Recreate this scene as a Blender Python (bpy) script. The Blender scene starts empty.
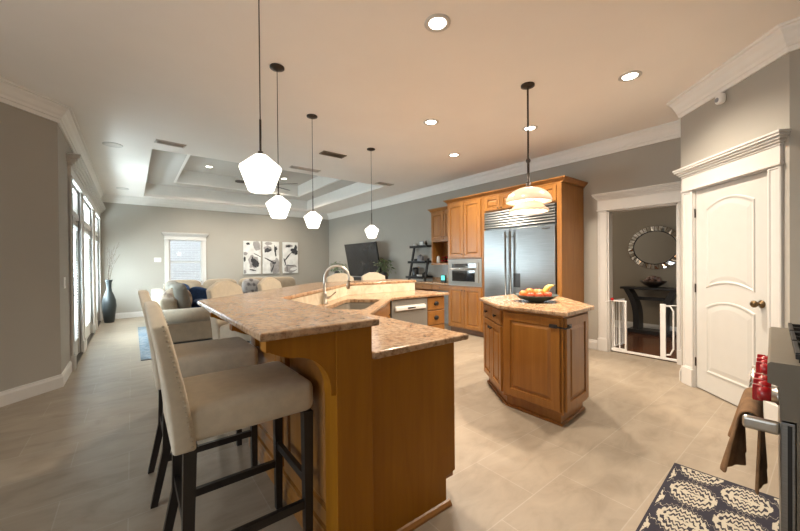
import bpy, bmesh, math, random
from mathutils import Vector, Matrix
random.seed(7)
PI = math.pi
SC = bpy.context.scene
COL = SC.collection

# ------------------------------------------------------------------ camera
def set_camera():
    f, yaw, pit, rol = 342.25, math.radians(38.05), math.radians(-0.345), math.radians(-0.503)
    F = Vector((math.sin(yaw)*math.cos(pit), math.cos(yaw)*math.cos(pit), math.sin(pit)))
    R = Vector((math.cos(yaw), -math.sin(yaw), 0))
    U = R.cross(F)
    R2 = R*math.cos(rol) + U*math.sin(rol)
    U2 = -R*math.sin(rol) + U*math.cos(rol)
    cd = bpy.data.cameras.new('camera'); co = bpy.data.objects.new('camera', cd); COL.objects.link(co)
    M = Matrix(((R2.x, U2.x, -F.x, 0), (R2.y, U2.y, -F.y, 0), (R2.z, U2.z, -F.z, 1.31), (0, 0, 0, 1)))
    co.matrix_world = M
    cd.sensor_width = 36; cd.sensor_fit = 'HORIZONTAL'; cd.lens = 36*f/800
    cd.clip_start = 0.05
    SC.camera = co
set_camera()

# ------------------------------------------------------------------ world, exposure, daylight
W = bpy.data.worlds.new('world'); SC.world = W; W.use_nodes = True
wn = W.node_tree.nodes; wl = W.node_tree.links
bg = wn['Background']; bg.inputs[1].default_value = 1.6
bg.inputs[0].default_value = (0.78, 0.90, 1.0, 1)
SC.view_settings.view_transform = 'Standard'; SC.view_settings.look = 'None'
SC.view_settings.gamma = 1.0; SC.view_settings.exposure = 1.24
SC.view_settings.use_curve_mapping = False
SC.cycles.max_bounces = 8; SC.cycles.diffuse_bounces = 5; SC.cycles.glossy_bounces = 4
SC.cycles.transparent_max_bounces = 8
SC.cycles.sample_clamp_indirect = 4.0
SC.cycles.use_denoising = True

def area_light(name, loc, direction, sx, sy, power, color, portal=False):
    ld = bpy.data.lights.new(name, 'AREA'); ld.shape = 'RECTANGLE'; ld.size = sx; ld.size_y = sy
    ld.energy = power; ld.color = color
    if portal: ld.cycles.is_portal = True
    o = bpy.data.objects.new(name, ld); COL.objects.link(o); o.location = loc
    o.rotation_euler = Vector(direction).to_track_quat('-Z', 'Y').to_euler()
    return o
DAY = (0.80, 0.91, 1.0)
# daylight through the French doors and the far window
for i, (y0, y1) in enumerate(((6.05, 7.0), (7.35, 8.85), (9.5, 10.7))):
    area_light('daylight_french_door', (-0.98, (y0+y1)/2, 1.25), (1, 0, 0.25), 2.3, y1-y0, 110*(y1-y0), DAY)
area_light('nook_fill', (-3.0, 1.3, 1.5), (1, 0, 0), 2.0, 2.6, 18, (1.0, 0.95, 0.88))  # added fill lamp behind the camera, brightens the room broadly

# ------------------------------------------------------------------ materials
MATS = {}
class NT:
    def __init__(s, name):
        s.m = bpy.data.materials.new(name); s.m.use_nodes = True
        s.n = s.m.node_tree.nodes; s.l = s.m.node_tree.links
        s.p = s.n['Principled BSDF']
        MATS[name] = s.m
    def node(s, t, **kw):
        nd = s.n.new(t)
        for k, v in kw.items(): setattr(nd, k, v)
        return nd
    def link(s, a, b): s.l.new(a, b)
    def set(s, **kw):
        for k, v in kw.items():
            s.p.inputs[k.replace('_', ' ')].default_value = v
        return s
    def coord(s, scale=(1, 1, 1), rot=(0, 0, 0), loc=(0, 0, 0), out='Object'):
        tc = s.node('ShaderNodeTexCoord'); mp = s.node('ShaderNodeMapping')
        mp.inputs['Scale'].default_value = scale; mp.inputs['Rotation'].default_value = rot
        mp.inputs['Location'].default_value = loc
        s.link(tc.outputs[out], mp.inputs[0]); return mp.outputs[0]
    def noise(s, vec, scale, detail=4, rough=0.55, dist=0):
        t = s.node('ShaderNodeTexNoise'); s.link(vec, t.inputs['Vector'])
        t.inputs['Scale'].default_value = scale; t.inputs['Detail'].default_value = detail
        t.inputs['Roughness'].default_value = rough; t.inputs['Distortion'].default_value = dist
        return t.outputs['Fac']
    def ramp(s, fac, stops):
        r = s.node('ShaderNodeValToRGB'); e = r.color_ramp.elements
        while len(e) < len(stops): e.new(0.5)
        for el, (p, c) in zip(e, stops): el.position = p; el.color = (*c, 1)
        s.link(fac, r.inputs[0]); return r.outputs[0]
    def bump(s, h, strength=0.2, dist=0.01):
        b = s.node('ShaderNodeBump'); b.inputs['Strength'].default_value = strength
        b.inputs['Distance'].default_value = dist
        s.link(h, b.inputs['Height']); s.link(b.outputs[0], s.p.inputs['Normal'])
    def math(s, op, a, b=0.0, c=None):
        m = s.node('ShaderNodeMath', operation=op)
        for i, v in enumerate((a, b) if c is None else (a, b, c)):
            if isinstance(v, (int, float)): m.inputs[i].default_value = v
            else: s.link(v, m.inputs[i])
        return m.outputs[0]
    def mix(s, fac, a, b, mode='MIX'):
        m = s.node('ShaderNodeMix', data_type='RGBA', blend_type=mode)
        for i, v in ((0, fac), (6, a), (7, b)):
            if isinstance(v, (int, float)): m.inputs[i].default_value = v
            elif isinstance(v, tuple): m.inputs[i].default_value = (*v, 1)
            else: s.link(v, m.inputs[i])
        return m.outputs[2]

def simple(name, col, rough=0.5, metal=0.0, var=0.06, vscale=8, bump=0.0, bscale=60, **kw):
    t = NT(name); v = t.coord()
    n = t.noise(v, vscale)
    c1 = tuple(max(0, c*(1-var)) for c in col); c2 = tuple(min(1, c*(1+var)) for c in col)
    t.link(t.ramp(n, ((0.35, c1), (0.65, c2))), t.p.inputs['Base Color'])
    t.set(Roughness=rough, Metallic=metal, **kw)
    if bump: t.bump(t.noise(v, bscale, 3), bump, 0.004)
    return t.m

def wood(name, a, b, rough=0.35, axis='z', coat=0.3):
    t = NT(name)
    sc = {'z': (14, 14, 1.1), 'x': (1.1, 14, 14), 'y': (14, 1.1, 14)}[axis]
    v = t.coord(sc)
    n = t.noise(v, 1.6, 6, 0.6, 0.7)
    v2 = t.coord((2.2, 2.2, 0.8)); n2 = t.noise(v2, 1.0, 2)
    f = t.math('ADD', t.math('MULTIPLY', n, 0.65), t.math('MULTIPLY', n2, 0.35))
    t.link(t.ramp(f, ((0.32, a), (0.68, b))), t.p.inputs['Base Color'])
    t.set(Roughness=rough, Coat_Weight=coat, Coat_Roughness=0.25)
    t.bump(n, 0.05, 0.002)
    return t.m

def granite(name):
    t = NT(name); v = t.coord()
    n1 = t.noise(v, 6.5, 8, 0.72, 1.2); n2 = t.noise(v, 34, 5, 0.7)
    base = t.ramp(n1, ((0.30, (0.25, 0.135, 0.070)), (0.43, (0.40, 0.240, 0.135)), (0.56, (0.47, 0.325, 0.205)), (0.70, (0.33, 0.185, 0.10))))
    sp = t.ramp(n2, ((0.38, (0.35, 0.28, 0.22)), (0.52, (1, 1, 1)), (0.68, (1.25, 1.2, 1.1))))
    c = t.mix(0.65, base, sp, 'MULTIPLY')
    vo = t.node('ShaderNodeTexVoronoi'); vo.inputs['Scale'].default_value = 55; t.link(v, vo.inputs['Vector'])
    dk = t.math('LESS_THAN', vo.outputs['Distance'], 0.16)
    c = t.mix(t.math('MULTIPLY', dk, 0.28), c, (0.12, 0.07, 0.05))
    t.link(c, t.p.inputs['Base Color'])
    t.set(Roughness=0.19, Specular_IOR_Level=0.4)
    return t.m

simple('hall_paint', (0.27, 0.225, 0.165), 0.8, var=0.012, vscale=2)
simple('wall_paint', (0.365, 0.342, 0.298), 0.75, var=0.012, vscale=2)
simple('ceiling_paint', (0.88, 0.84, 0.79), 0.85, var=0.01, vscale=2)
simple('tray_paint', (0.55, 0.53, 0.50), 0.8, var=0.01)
simple('trim_white', (0.60, 0.58, 0.55), 0.4, var=0.015)
simple('crown_white', (0.80, 0.78, 0.74), 0.45, var=0.01)
simple('door_white', (0.54, 0.53, 0.50), 0.38, var=0.015)
simple('plastic_white', (0.78, 0.77, 0.74), 0.4, var=0.02)
simple('gate_white', (0.80, 0.79, 0.77), 0.3, var=0.02)
wood('maple', (0.235, 0.092, 0.015), (0.345, 0.148, 0.029), coat=0.12)
wood('maple_panel', (0.26, 0.096, 0.002), (0.35, 0.138, 0.004), 0.5, coat=0.0)
MATS['maple_panel'].node_tree.nodes['Principled BSDF'].inputs['Specular IOR Level'].default_value = 0.25
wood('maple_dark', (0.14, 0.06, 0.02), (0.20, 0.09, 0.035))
wood('espresso', (0.008, 0.006, 0.006), (0.014, 0.010, 0.009), 0.4, coat=0.1)
wood('black_wood', (0.012, 0.011, 0.011), (0.022, 0.02, 0.02), 0.45)
granite('granite')
simple('fabric_cream', (0.56, 0.485, 0.37), 0.85, var=0.05, vscale=25, bump=0.25, bscale=350, Sheen_Weight=0.3)
simple('fabric_sofa', (0.27, 0.215, 0.15), 0.9, var=0.07, vscale=12, bump=0.3, bscale=250, Sheen_Weight=0.2)
simple('fabric_light', (0.14, 0.125, 0.10), 0.9, var=0.06, vscale=14, bump=0.3, bscale=200)
simple('fabric_navy', (0.018, 0.05, 0.14), 0.85, var=0.2, vscale=18, bump=0.3, bscale=200)
simple('bronze', (0.055, 0.042, 0.034), 0.4, 0.85)
simple('nail_brass', (0.55, 0.48, 0.38), 0.35, 0.9)
simple('knob_brass', (0.16, 0.105, 0.055), 0.3, 0.95)
simple('black_iron', (0.015, 0.014, 0.014), 0.5, 0.3)
simple('black_plastic', (0.02, 0.02, 0.021), 0.3)
simple('steel_dark', (0.16, 0.16, 0.16), 0.35, 0.9)
simple('nickel', (0.55, 0.52, 0.47), 0.28, 1.0)
simple('chrome', (0.8, 0.8, 0.8), 0.12, 1.0)
simple('red_knob', (0.36, 0.010, 0.014), 0.25, Coat_Weight=0.6)
simple('vase_glaze', (0.018, 0.024, 0.025), 0.4, Coat_Weight=0.1)
simple('twig', (0.10, 0.07, 0.05), 0.8)
simple('leaf', (0.09, 0.14, 0.05), 0.55, var=0.35, vscale=30)
simple('leaf_pale', (0.30, 0.34, 0.18), 0.6, var=0.3, vscale=30)
simple('pot_dark', (0.035, 0.035, 0.038), 0.4)
simple('pot_white', (0.6, 0.6, 0.58), 0.35)
simple('orange_peel', (0.74, 0.17, 0.028), 0.45, bump=0.3, bscale=200)
simple('apple_red', (0.62, 0.10, 0.045), 0.35, var=0.3, vscale=14)
simple('banana_yellow', (0.74, 0.50, 0.10), 0.5, var=0.12, vscale=20)
simple('bowl_green', (0.085, 0.11, 0.105), 0.3, 0.2)
simple('towel_brown', (0.19, 0.105, 0.048), 0.95, var=0.2, vscale=20, bump=0.6, bscale=300)
simple('towel_tan', (0.34, 0.22, 0.12), 0.95, var=0.15, vscale=20, bump=0.6, bscale=300)
simple('stone_ball', (0.16, 0.09, 0.065), 0.3, var=0.3, vscale=20)
simple('grey_tile', (0.36, 0.35, 0.33), 0.4, var=0.1)
simple('soundbar_grey', (0.25, 0.26, 0.29), 0.4, 0.4)
simple('console_white', (0.5, 0.48, 0.45), 0.5)
simple('canvas_white', (0.66, 0.66, 0.64), 0.8, var=0.12, vscale=6)
simple('canvas_grey', (0.30, 0.285, 0.28), 0.8, var=0.2, vscale=5)
simple('ink_dark', (0.035, 0.036, 0.04), 0.8, var=0.4, vscale=12)
simple('vent_brown', (0.20, 0.165, 0.125), 0.5)
simple('vent_white', (0.62, 0.58, 0.53), 0.5)
simple('brass_trim', (0.45, 0.35, 0.2), 0.35, 0.8)
simple('patio_concrete', (0.45, 0.44, 0.42), 0.8)
simple('speaker_grille', (0.70, 0.67, 0.62), 0.7)
simple('canister_glass', (0.42, 0.40, 0.34), 0.1, Coat_Weight=0.5)

def m_steel():
    t = NT('stainless'); v = t.coord((1, 1, 60))
    n = t.noise(v, 3, 3)
    t.link(t.ramp(n, ((0.3, (0.24, 0.245, 0.245)), (0.7, (0.30, 0.305, 0.305)))), t.p.inputs['Base Color'])
    t.set(Metallic=1.0, Roughness=0.33)
    t.bump(n, 0.03, 0.001)
m_steel()
def m_steel_side():
    t = NT('stainless_side'); v = t.coord((60, 1, 1))
    n = t.noise(v, 3, 3)
    t.link(t.ramp(n, ((0.3, (0.15, 0.128, 0.095)), (0.7, (0.18, 0.155, 0.12)))), t.p.inputs['Base Color'])
    t.set(Metallic=0.35, Roughness=0.5)
m_steel_side()
def m_steel_satin():
    t = NT('stainless_satin'); v = t.coord((60, 1, 1)); n = t.noise(v, 3, 3)
    t.link(t.ramp(n, ((0.3, (0.27, 0.26, 0.235)), (0.7, (0.31, 0.30, 0.275)))), t.p.inputs['Base Color'])
    t.set(Metallic=0.45, Roughness=0.5)
m_steel_satin()
def m_dark_glass():
    t = NT('dark_glass'); v = t.coord(); n = t.noise(v, 3)
    t.link(t.ramp(n, ((0.3, (0.012, 0.013, 0.014)), (0.7, (0.02, 0.021, 0.023)))), t.p.inputs['Base Color'])
    t.set(Roughness=0.06, Coat_Weight=1.0, Coat_Roughness=0.03)
m_dark_glass()
def m_tv():
    t = NT('tv_screen'); v = t.coord(); n = t.noise(v, 2)
    t.link(t.ramp(n, ((0.3, (0.022, 0.022, 0.023)), (0.7, (0.034, 0.034, 0.035)))), t.p.inputs['Base Color'])
    t.set(Roughness=0.25)
m_tv()
def m_mirror():
    t = NT('mirror_glass'); v = t.coord(); n = t.noise(v, 2)
    t.link(t.ramp(n, ((0.3, (0.86, 0.87, 0.87)), (0.7, (0.90, 0.90, 0.90)))), t.p.inputs['Base Color'])
    t.set(Metallic=1.0, Roughness=0.03)
m_mirror()
def m_glass():
    t = NT('window_glass')
    g = t.node('ShaderNodeBsdfGlossy'); g.inputs['Roughness'].default_value = 0.02
    tr = t.node('ShaderNodeBsdfTransparent'); tr.inputs[0].default_value = (0.95, 0.98, 0.97, 1)
    mx = t.node('ShaderNodeMixShader'); mx.inputs[0].default_value = 0.06
    t.link(tr.outputs[0], mx.inputs[1]); t.link(g.outputs[0], mx.inputs[2])
    t.link(mx.outputs[0], t.n['Material Output'].inputs[0])
m_glass()
def m_blind():
    t = NT('blind_slat'); v = t.coord(); n = t.noise(v, 3)
    d = t.node('ShaderNodeBsdfDiffuse'); tl = t.node('ShaderNodeBsdfTranslucent')
    c = t.ramp(n, ((0.3, (0.80, 0.82, 0.82)), (0.7, (0.86, 0.87, 0.87))))
    t.link(c, d.inputs[0]); t.link(c, tl.inputs[0])
    mx = t.node('ShaderNodeMixShader'); mx.inputs[0].default_value = 0.35
    t.link(d.outputs[0], mx.inputs[1]); t.link(tl.outputs[0], mx.inputs[2])
    t.link(mx.outputs[0], t.n['Material Output'].inputs[0])
m_blind()
def m_emit(name, col, strength, base=(0.8, 0.8, 0.8)):
    t = NT(name); v = t.coord(); n = t.noise(v, 4)
    c1 = tuple(c*0.97 for c in col)
    t.link(t.ramp(n, ((0.3, c1), (0.7, col))), t.p.inputs['Emission Color'])
    t.set(Base_Color=(*base, 1), Roughness=0.2, Emission_Strength=strength)
m_emit('opal_glass', (1.0, 0.92, 0.80), 1.7)
m_emit('can_lens', (1.0, 0.92, 0.78), 9.0)
m_emit('bulb', (1.0, 0.9, 0.75), 12.0)
m_emit('alabaster', (1.0, 0.60, 0.38), 0.26, (0.50, 0.36, 0.27))
m_emit('screen_teal', (0.1, 0.7, 0.6), 0.7, (0.02, 0.05, 0.05))

def m_floor():
    t = NT('floor_tile'); v = t.coord((1, 1, 1), loc=(0.03, -2.27+0.405*20, 0))
    b = t.node('ShaderNodeTexBrick'); b.offset = 0.5; b.squash = 1
    t.link(v, b.inputs['Vector'])
    b.inputs['Scale'].default_value = 1.0
    b.inputs['Brick Width'].default_value = 0.60; b.inputs['Row Height'].default_value = 0.405
    b.inputs['Mortar Size'].default_value = 0.003; b.inputs['Mortar Smooth'].default_value = 0.3
    b.inputs['Bias'].default_value = 0.0
    b.inputs['Color1'].default_value = (0.305, 0.250, 0.188, 1); b.inputs['Color2'].default_value = (0.278, 0.226, 0.168, 1)
    b.inputs['Mortar'].default_value = (0.345, 0.295, 0.235, 1)
    n1 = t.noise(t.coord((1, 2.2, 1)), 3.2, 7, 0.62, 0.8)
    c = t.mix(0.75, b.outputs['Color'], t.ramp(n1, ((0.3, (0.74, 0.72, 0.69)), (0.5, (0.98, 0.98, 0.98)), (0.70, (1.16, 1.16, 1.15)))), 'MULTIPLY')
    t.link(c, t.p.inputs['Base Color']); t.set(Roughness=0.42)
    t.bump(b.outputs['Fac'], 0.15, -0.002)
m_floor()
def m_hallfloor():
    t = NT('hall_wood'); v = t.coord((1, 1, 1))
    b = t.node('ShaderNodeTexBrick'); b.offset = 0.4; t.link(v, b.inputs['Vector'])
    b.inputs['Scale'].default_value = 1; b.inputs['Brick Width'].default_value = 1.1; b.inputs['Row Height'].default_value = 0.09
    b.inputs['Mortar Size'].default_value = 0.0015
    b.inputs['Color1'].default_value = (0.10, 0.035, 0.015, 1); b.inputs['Color2'].default_value = (0.15, 0.055, 0.022, 1)
    b.inputs['Mortar'].default_value = (0.02, 0.01, 0.005, 1)
    t.link(b.outputs['Color'], t.p.inputs['Base Color']); t.set(Roughness=0.22, Coat_Weight=0.3)
m_hallfloor()
def m_brick():
    t = NT('outside_brick'); v = t.coord((1, 1, 1), rot=(PI/2, 0, 0))
    b = t.node('ShaderNodeTexBrick'); t.link(v, b.inputs['Vector'])
    b.inputs['Scale'].default_value = 1; b.inputs['Brick Width'].default_value = 0.22; b.inputs['Row Height'].default_value = 0.075
    b.inputs['Mortar Size'].default_value = 0.008
    b.inputs['Color1'].default_value = (0.56, 0.50, 0.50, 1); b.inputs['Color2'].default_value = (0.50, 0.45, 0.46, 1)
    b.inputs['Mortar'].default_value = (0.6, 0.58, 0.56, 1)
    t.link(b.outputs['Color'], t.p.inputs['Base Color']); t.set(Roughness=0.9)
m_brick()
def m_backsplash():
    t = NT('backsplash_stone'); v = t.coord()
    n = t.noise(v, 6, 6, 0.6, 1.2)
    t.link(t.ramp(n, ((0.3, (0.54, 0.45, 0.31)), (0.5, (0.68, 0.60, 0.46)), (0.7, (0.76, 0.70, 0.57)))), t.p.inputs['Base Color'])
    t.set(Roughness=0.25)
m_backsplash()
def m_ikat():
    # navy rug with staggered cream medallions in jagged rings
    t = NT('rug_ikat'); v = t.coord()
    sx = t.node('ShaderNodeSeparateXYZ'); t.link(v, sx.inputs[0])
    X, Y = sx.outputs[0], sx.outputs[1]
    CW, RH = 0.30, 0.20
    r = t.math('DIVIDE', Y, RH); row = t.math('FLOOR', r)
    odd = t.math('FLOORED_MODULO', row, 2.0)
    u = t.math('ADD', t.math('DIVIDE', X, CW), t.math('MULTIPLY', odd, 0.5))
    fu = t.math('SUBTRACT', t.math('FRACT', u), 0.5)
    fv = t.math('SUBTRACT', t.math('FRACT', r), 0.5)
    au = t.math('ABSOLUTE', fu); av = t.math('ABSOLUTE', fv)
    saw = t.math('MULTIPLY', t.math('PINGPONG', t.math('MULTIPLY', Y, 1.0), 0.010), 7.5)
    ru = t.math('MULTIPLY', t.math('ADD', au, saw), 2.15)
    rad = t.math('SQRT', t.math('ADD', t.math('MULTIPLY', ru, ru), t.math('MULTIPLY', t.math('MULTIPLY', av, av), 3.4)))
    nz = t.noise(t.coord((1, 1, 1)), 60, 2)
    rad = t.math('ADD', rad, t.math('MULTIPLY', t.math('SUBTRACT', nz, 0.5), 0.25))
    ring = t.math('GREATER_THAN', t.math('SINE', t.math('MULTIPLY', rad, 24.0)), -0.15)
    inside = t.math('LESS_THAN', rad, 1.06)
    spine = t.math('LESS_THAN', t.math('ADD', t.math('MULTIPLY', au, 1.0), t.math('MULTIPLY', saw, 0.4)), 0.05)
    m = t.math('MAXIMUM', t.math('MULTIPLY', ring, inside), t.math('MULTIPLY', spine, t.math('LESS_THAN', rad, 1.3)))
    # dark border
    bx = t.math('GREATER_THAN', t.math('ABSOLUTE', X), 0.745)
    by = t.math('GREATER_THAN', t.math('ABSOLUTE', Y), 0.222)
    edge = t.math('MAXIMUM', bx, by)
    m = t.math('MULTIPLY', m, t.math('SUBTRACT', 1.0, edge))
    t.link(t.mix(m, (0.020, 0.018, 0.030), (0.44, 0.40, 0.32)), t.p.inputs['Base Color'])
    t.set(Roughness=0.95); t.bump(nz, 0.4, 0.004)
m_ikat()
def m_rug_blue():
    t = NT('rug_blue'); v = t.coord()
    n = t.noise(v, 4.5, 6, 0.7, 1.5); n2 = t.noise(v, 22, 4)
    c = t.ramp(n, ((0.36, (0.06, 0.09, 0.13)), (0.47, (0.13, 0.17, 0.21)), (0.56, (0.23, 0.24, 0.24)), (0.68, (0.10, 0.14, 0.19))))
    c = t.mix(0.5, c, t.ramp(n2, ((0.4, (0.6, 0.65, 0.7)), (0.6, (1.2, 1.2, 1.2)))), 'MULTIPLY')
    t.link(c, t.p.inputs['Base Color']); t.set(Roughness=0.95)
m_rug_blue()
def m_pillow_pattern(name, a, b, sc):
    t = NT(name); v = t.coord()
    vo = t.node('ShaderNodeTexVoronoi'); vo.inputs['Scale'].default_value = sc; t.link(v, vo.inputs['Vector'])
    n = t.noise(v, sc*0.6, 4, 0.6, 1.0)
    f = t.math('ADD', t.math('MULTIPLY', vo.outputs['Distance'], 0.5), t.math('MULTIPLY', n, 0.6))
    t.link(t.ramp(f, ((0.42, a), (0.55, b))), t.p.inputs['Base Color']); t.set(Roughness=0.9)
m_pillow_pattern('pillow_floral', (0.20, 0.145, 0.11), (0.44, 0.35, 0.26), 7)
m_pillow_pattern('pillow_grey', (0.08, 0.07, 0.07), (0.26, 0.24, 0.23), 9)

# ------------------------------------------------------------------ mesh helpers
def link_mesh(name, bm, mat, parent=None, smooth=False):
    me = bpy.data.meshes.new(name); bm.normal_update(); bm.to_mesh(me); bm.free()
    if isinstance(mat, str): mat = [mat]
    for m in mat: me.materials.append(MATS[m])
    if smooth:
        me.polygons.foreach_set('use_smooth', [True]*len(me.polygons)); me.update()
    o = bpy.data.objects.new(name, me); COL.objects.link(o)
    if parent: o.parent = parent
    return o
def thing(name, label, cat, loc=(0, 0, 0), rz=0, group=None):
    o = bpy.data.objects.new(name, None); COL.objects.link(o)
    o.empty_display_size = 0.1
    o.location = loc; o.rotation_euler = (0, 0, rz); o['label'] = label; o['category'] = cat
    if group: o['group'] = group
    return o
def tag(o, label, cat, group=None, loc=None, rz=None, kind=None):
    o['label'] = label; o['category'] = cat
    if group: o['group'] = group
    if kind: o['kind'] = kind
    if loc is not None: o.location = loc
    if rz is not None: o.rotation_euler = (0, 0, rz)
    return o
def struct(o, label=None):
    o['kind'] = 'structure'
    if label: o['label'] = label
    return o
def dup(root, loc=None, rz=None, label=None, parent=None):
    r = root.copy(); COL.objects.link(r)
    if parent is not None: r.parent = parent
    if loc is not None: r.location = loc
    if rz is not None: r.rotation_euler = (0, 0, rz)
    if label: r['label'] = label
    for ch in list(root.children):
        dup(ch, parent=r)
    return r

def box(bm, x0, x1, y0, y1, z0, z1, bev=0, seg=2, M=None, mi=0):
    r = bmesh.ops.create_cube(bm, size=1)
    vs = r['verts']
    for v in vs:
        v.co = Vector(((x0+x1)/2 + v.co.x*(x1-x0), (y0+y1)/2 + v.co.y*(y1-y0), (z0+z1)/2 + v.co.z*(z1-z0)))
    fs = set(f for v in vs for f in v.link_faces)
    for f in fs: f.material_index = mi
    if M is not None: bmesh.ops.transform(bm, matrix=M, verts=vs)
    if bev:
        es = list({e for v in vs for e in v.link_edges})
        bmesh.ops.bevel(bm, geom=es, offset=bev, segments=seg, affect='EDGES', profile=0.5, clamp_overlap=True)
    return bm
def B(*a, **k):
    bm = bmesh.new(); box(bm, *a, **k); return bm
def tube(bm, pts, r, seg=8, closed=False, mi=0):
    """pipe through points; r number or list"""
    n = len(pts); pts = [Vector(p) for p in pts]
    rs = r if isinstance(r, (list, tuple)) else [r]*n
    rings = []; up = None
    for i in range(n):
        if closed: t = (pts[(i+1) % n] - pts[i-1]).normalized()
        elif i == 0: t = (pts[1]-pts[0]).normalized()
        elif i == n-1: t = (pts[-1]-pts[-2]).normalized()
        else: t = ((pts[i+1]-pts[i]).normalized() + (pts[i]-pts[i-1]).normalized()).normalized()
        if up is None:
            up = Vector((0, 0, 1)) if abs(t.z) < 0.9 else Vector((1, 0, 0))
        a = t.cross(up)
        if a.length < 1e-5: a = t.cross(Vector((0, 1, 0)))
        a.normalize(); b = t.cross(a).normalized(); up = -b if False else a.cross(t)
        rings.append([bm.verts.new(pts[i] + rs[i]*(math.cos(2*PI*k/seg)*a + math.sin(2*PI*k/seg)*b)) for k in range(seg)])
    m = n if closed else n-1
    for i in range(m):
        A, C = rings[i], rings[(i+1) % n]
        for k in range(seg):
            f = bm.faces.new((A[k], A[(k+1) % seg], C[(k+1) % seg], C[k])); f.smooth = True; f.material_index = mi
    if not closed:
        bm.faces.new(rings[0]); bm.faces.new(list(reversed(rings[-1])))
    return bm
def lathe(bm, prof, seg=24, c=(0, 0, 0), mi=0, smooth=True, M=None):
    """prof: list (r, z)"""
    rings = []; vs = []
    for r, z in prof:
        if r < 1e-6:
            v = bm.verts.new((c[0], c[1], c[2]+z)); rings.append([v]); vs.append(v)
        else:
            ring = [bm.verts.new((c[0]+r*math.cos(2*PI*k/seg), c[1]+r*math.sin(2*PI*k/seg), c[2]+z)) for k in range(seg)]
            rings.append(ring); vs += ring
    for i in range(len(rings)-1):
        A, C = rings[i], rings[i+1]
        for k in range(seg):
            k2 = (k+1) % seg
            if len(A) == 1 and len(C) == 1: continue
            if len(A) == 1: f = bm.faces.new((A[0], C[k2], C[k]))
            elif len(C) == 1: f = bm.faces.new((A[k], A[k2], C[0]))
            else: f = bm.faces.new((A[k], A[k2], C[k2], C[k]))
            f.smooth = smooth; f.material_index = mi
    if M is not None: bmesh.ops.transform(bm, matrix=M, verts=vs)
    bmesh.ops.recalc_face_normals(bm, faces=bm.faces[:])
    return bm
def prism(bm, poly, z0, z1, mi=0, bev=0):
    a = [bm.verts.new((x, y, z0)) for x, y in poly]; b = [bm.verts.new((x, y, z1)) for x, y in poly]
    n = len(poly); fs = []
    fs.append(bm.faces.new(list(reversed(a)))); fs.append(bm.faces.new(b))
    for i in range(n):
        fs.append(bm.faces.new((a[i], a[(i+1) % n], b[(i+1) % n], b[i])))
    for f in fs: f.material_index = mi
    bmesh.ops.recalc_face_normals(bm, faces=fs)
    if bev:
        es = [e for e in {e for v in a+b for e in v.link_edges} if abs(e.verts[0].co.z-e.verts[1].co.z) < 1e-6]
        bmesh.ops.bevel(bm, geom=es, offset=bev, segments=3, affect='EDGES', profile=0.5, clamp_overlap=True)
    return bm
def offset_line(P, d):
    """offset an open polyline; positive d = to the left of the walking direction"""
    out = []
    P = [Vector(p) for p in P]
    for i, p in enumerate(P):
        ns = []
        if i > 0: t = (p-P[i-1]).normalized(); ns.append(Vector((-t.y, t.x)))
        if i < len(P)-1: t = (P[i+1]-p).normalized(); ns.append(Vector((-t.y, t.x)))
        if len(ns) == 1: out.append(p + ns[0]*d)
        else:
            b = (ns[0]+ns[1]).normalized(); out.append(p + b*(d/max(0.2, b.dot(ns[0]))))
    return [(v.x, v.y) for v in out]
def sweep(bm, P, prof, mi=0):
    """sweep profile [(out, z)] along a plan polyline P, out to the LEFT; closed ends"""
    rows = [offset_line(P, o) for o, z in prof]
    n = len(P); V = [[bm.verts.new((rows[j][i][0], rows[j][i][1], prof[j][1])) for j in range(len(prof))] for i in range(n)]
    m = len(prof); fs = []
    for i in range(n-1):
        for j in range(m):
            fs.append(bm.faces.new((V[i][j], V[i][(j+1) % m], V[i+1][(j+1) % m], V[i+1][j])))
    fs.append(bm.faces.new(V[0])); fs.append(bm.faces.new(list(reversed(V[-1]))))
    for f in fs: f.material_index = mi
    bmesh.ops.recalc_face_normals(bm, faces=fs)
    return bm
def rings_face(bm, rings, M=None, cap=True, mi=0):
    """loft rings of equal point count (3D points)"""
    R = [[bm.verts.new(p) for p in r] for r in rings]
    n = len(R[0]); fs = []
    for a, b in zip(R, R[1:]):
        for i in range(n):
            fs.append(bm.faces.new((a[i], a[(i+1) % n], b[(i+1) % n], b[i])))
    if cap: fs.append(bm.faces.new(R[-1]))
    fs.append(bm.faces.new(list(reversed(R[0]))))
    for f in fs: f.material_index = mi
    bmesh.ops.recalc_face_normals(bm, faces=fs)
    if M is not None: bmesh.ops.transform(bm, matrix=M, verts=[v for r in R for v in r])
def rect(x0, x1, z0, z1, i, y):
    return [(x0+i, y, z0+i), (x1-i, y, z0+i), (x1-i, y, z1-i), (x0+i, y, z1-i)]
def panel_door(bm, x0, x1, z0, z1, t=0.02, stile=0.055, raise_=0.012, y=0.0, M=None):
    """raised panel door whose back lies at y and which stands out to -y"""
    f = y - t
    pr = [(0, y), (0, f+0.003), (0.003, f), (stile, f), (stile+0.004, f+0.012), (stile+0.015, f+0.012), (stile+0.014+raise_*2, f+0.001)]
    rings_face(bm, [rect(x0, x1, z0, z1, i, yy) for i, yy in pr], M)
    return bm
def slab_front(bm, x0, x1, z0, z1, t=0.02, y=0.0, M=None):
    f = y - t
    pr = [(0, y), (0, f+0.006), (0.006, f), (0.022, f), (0.026, f+0.003), (0.03, f)]
    rings_face(bm, [rect(x0, x1, z0, z1, i, yy) for i, yy in pr], M)
    return bm
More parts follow.
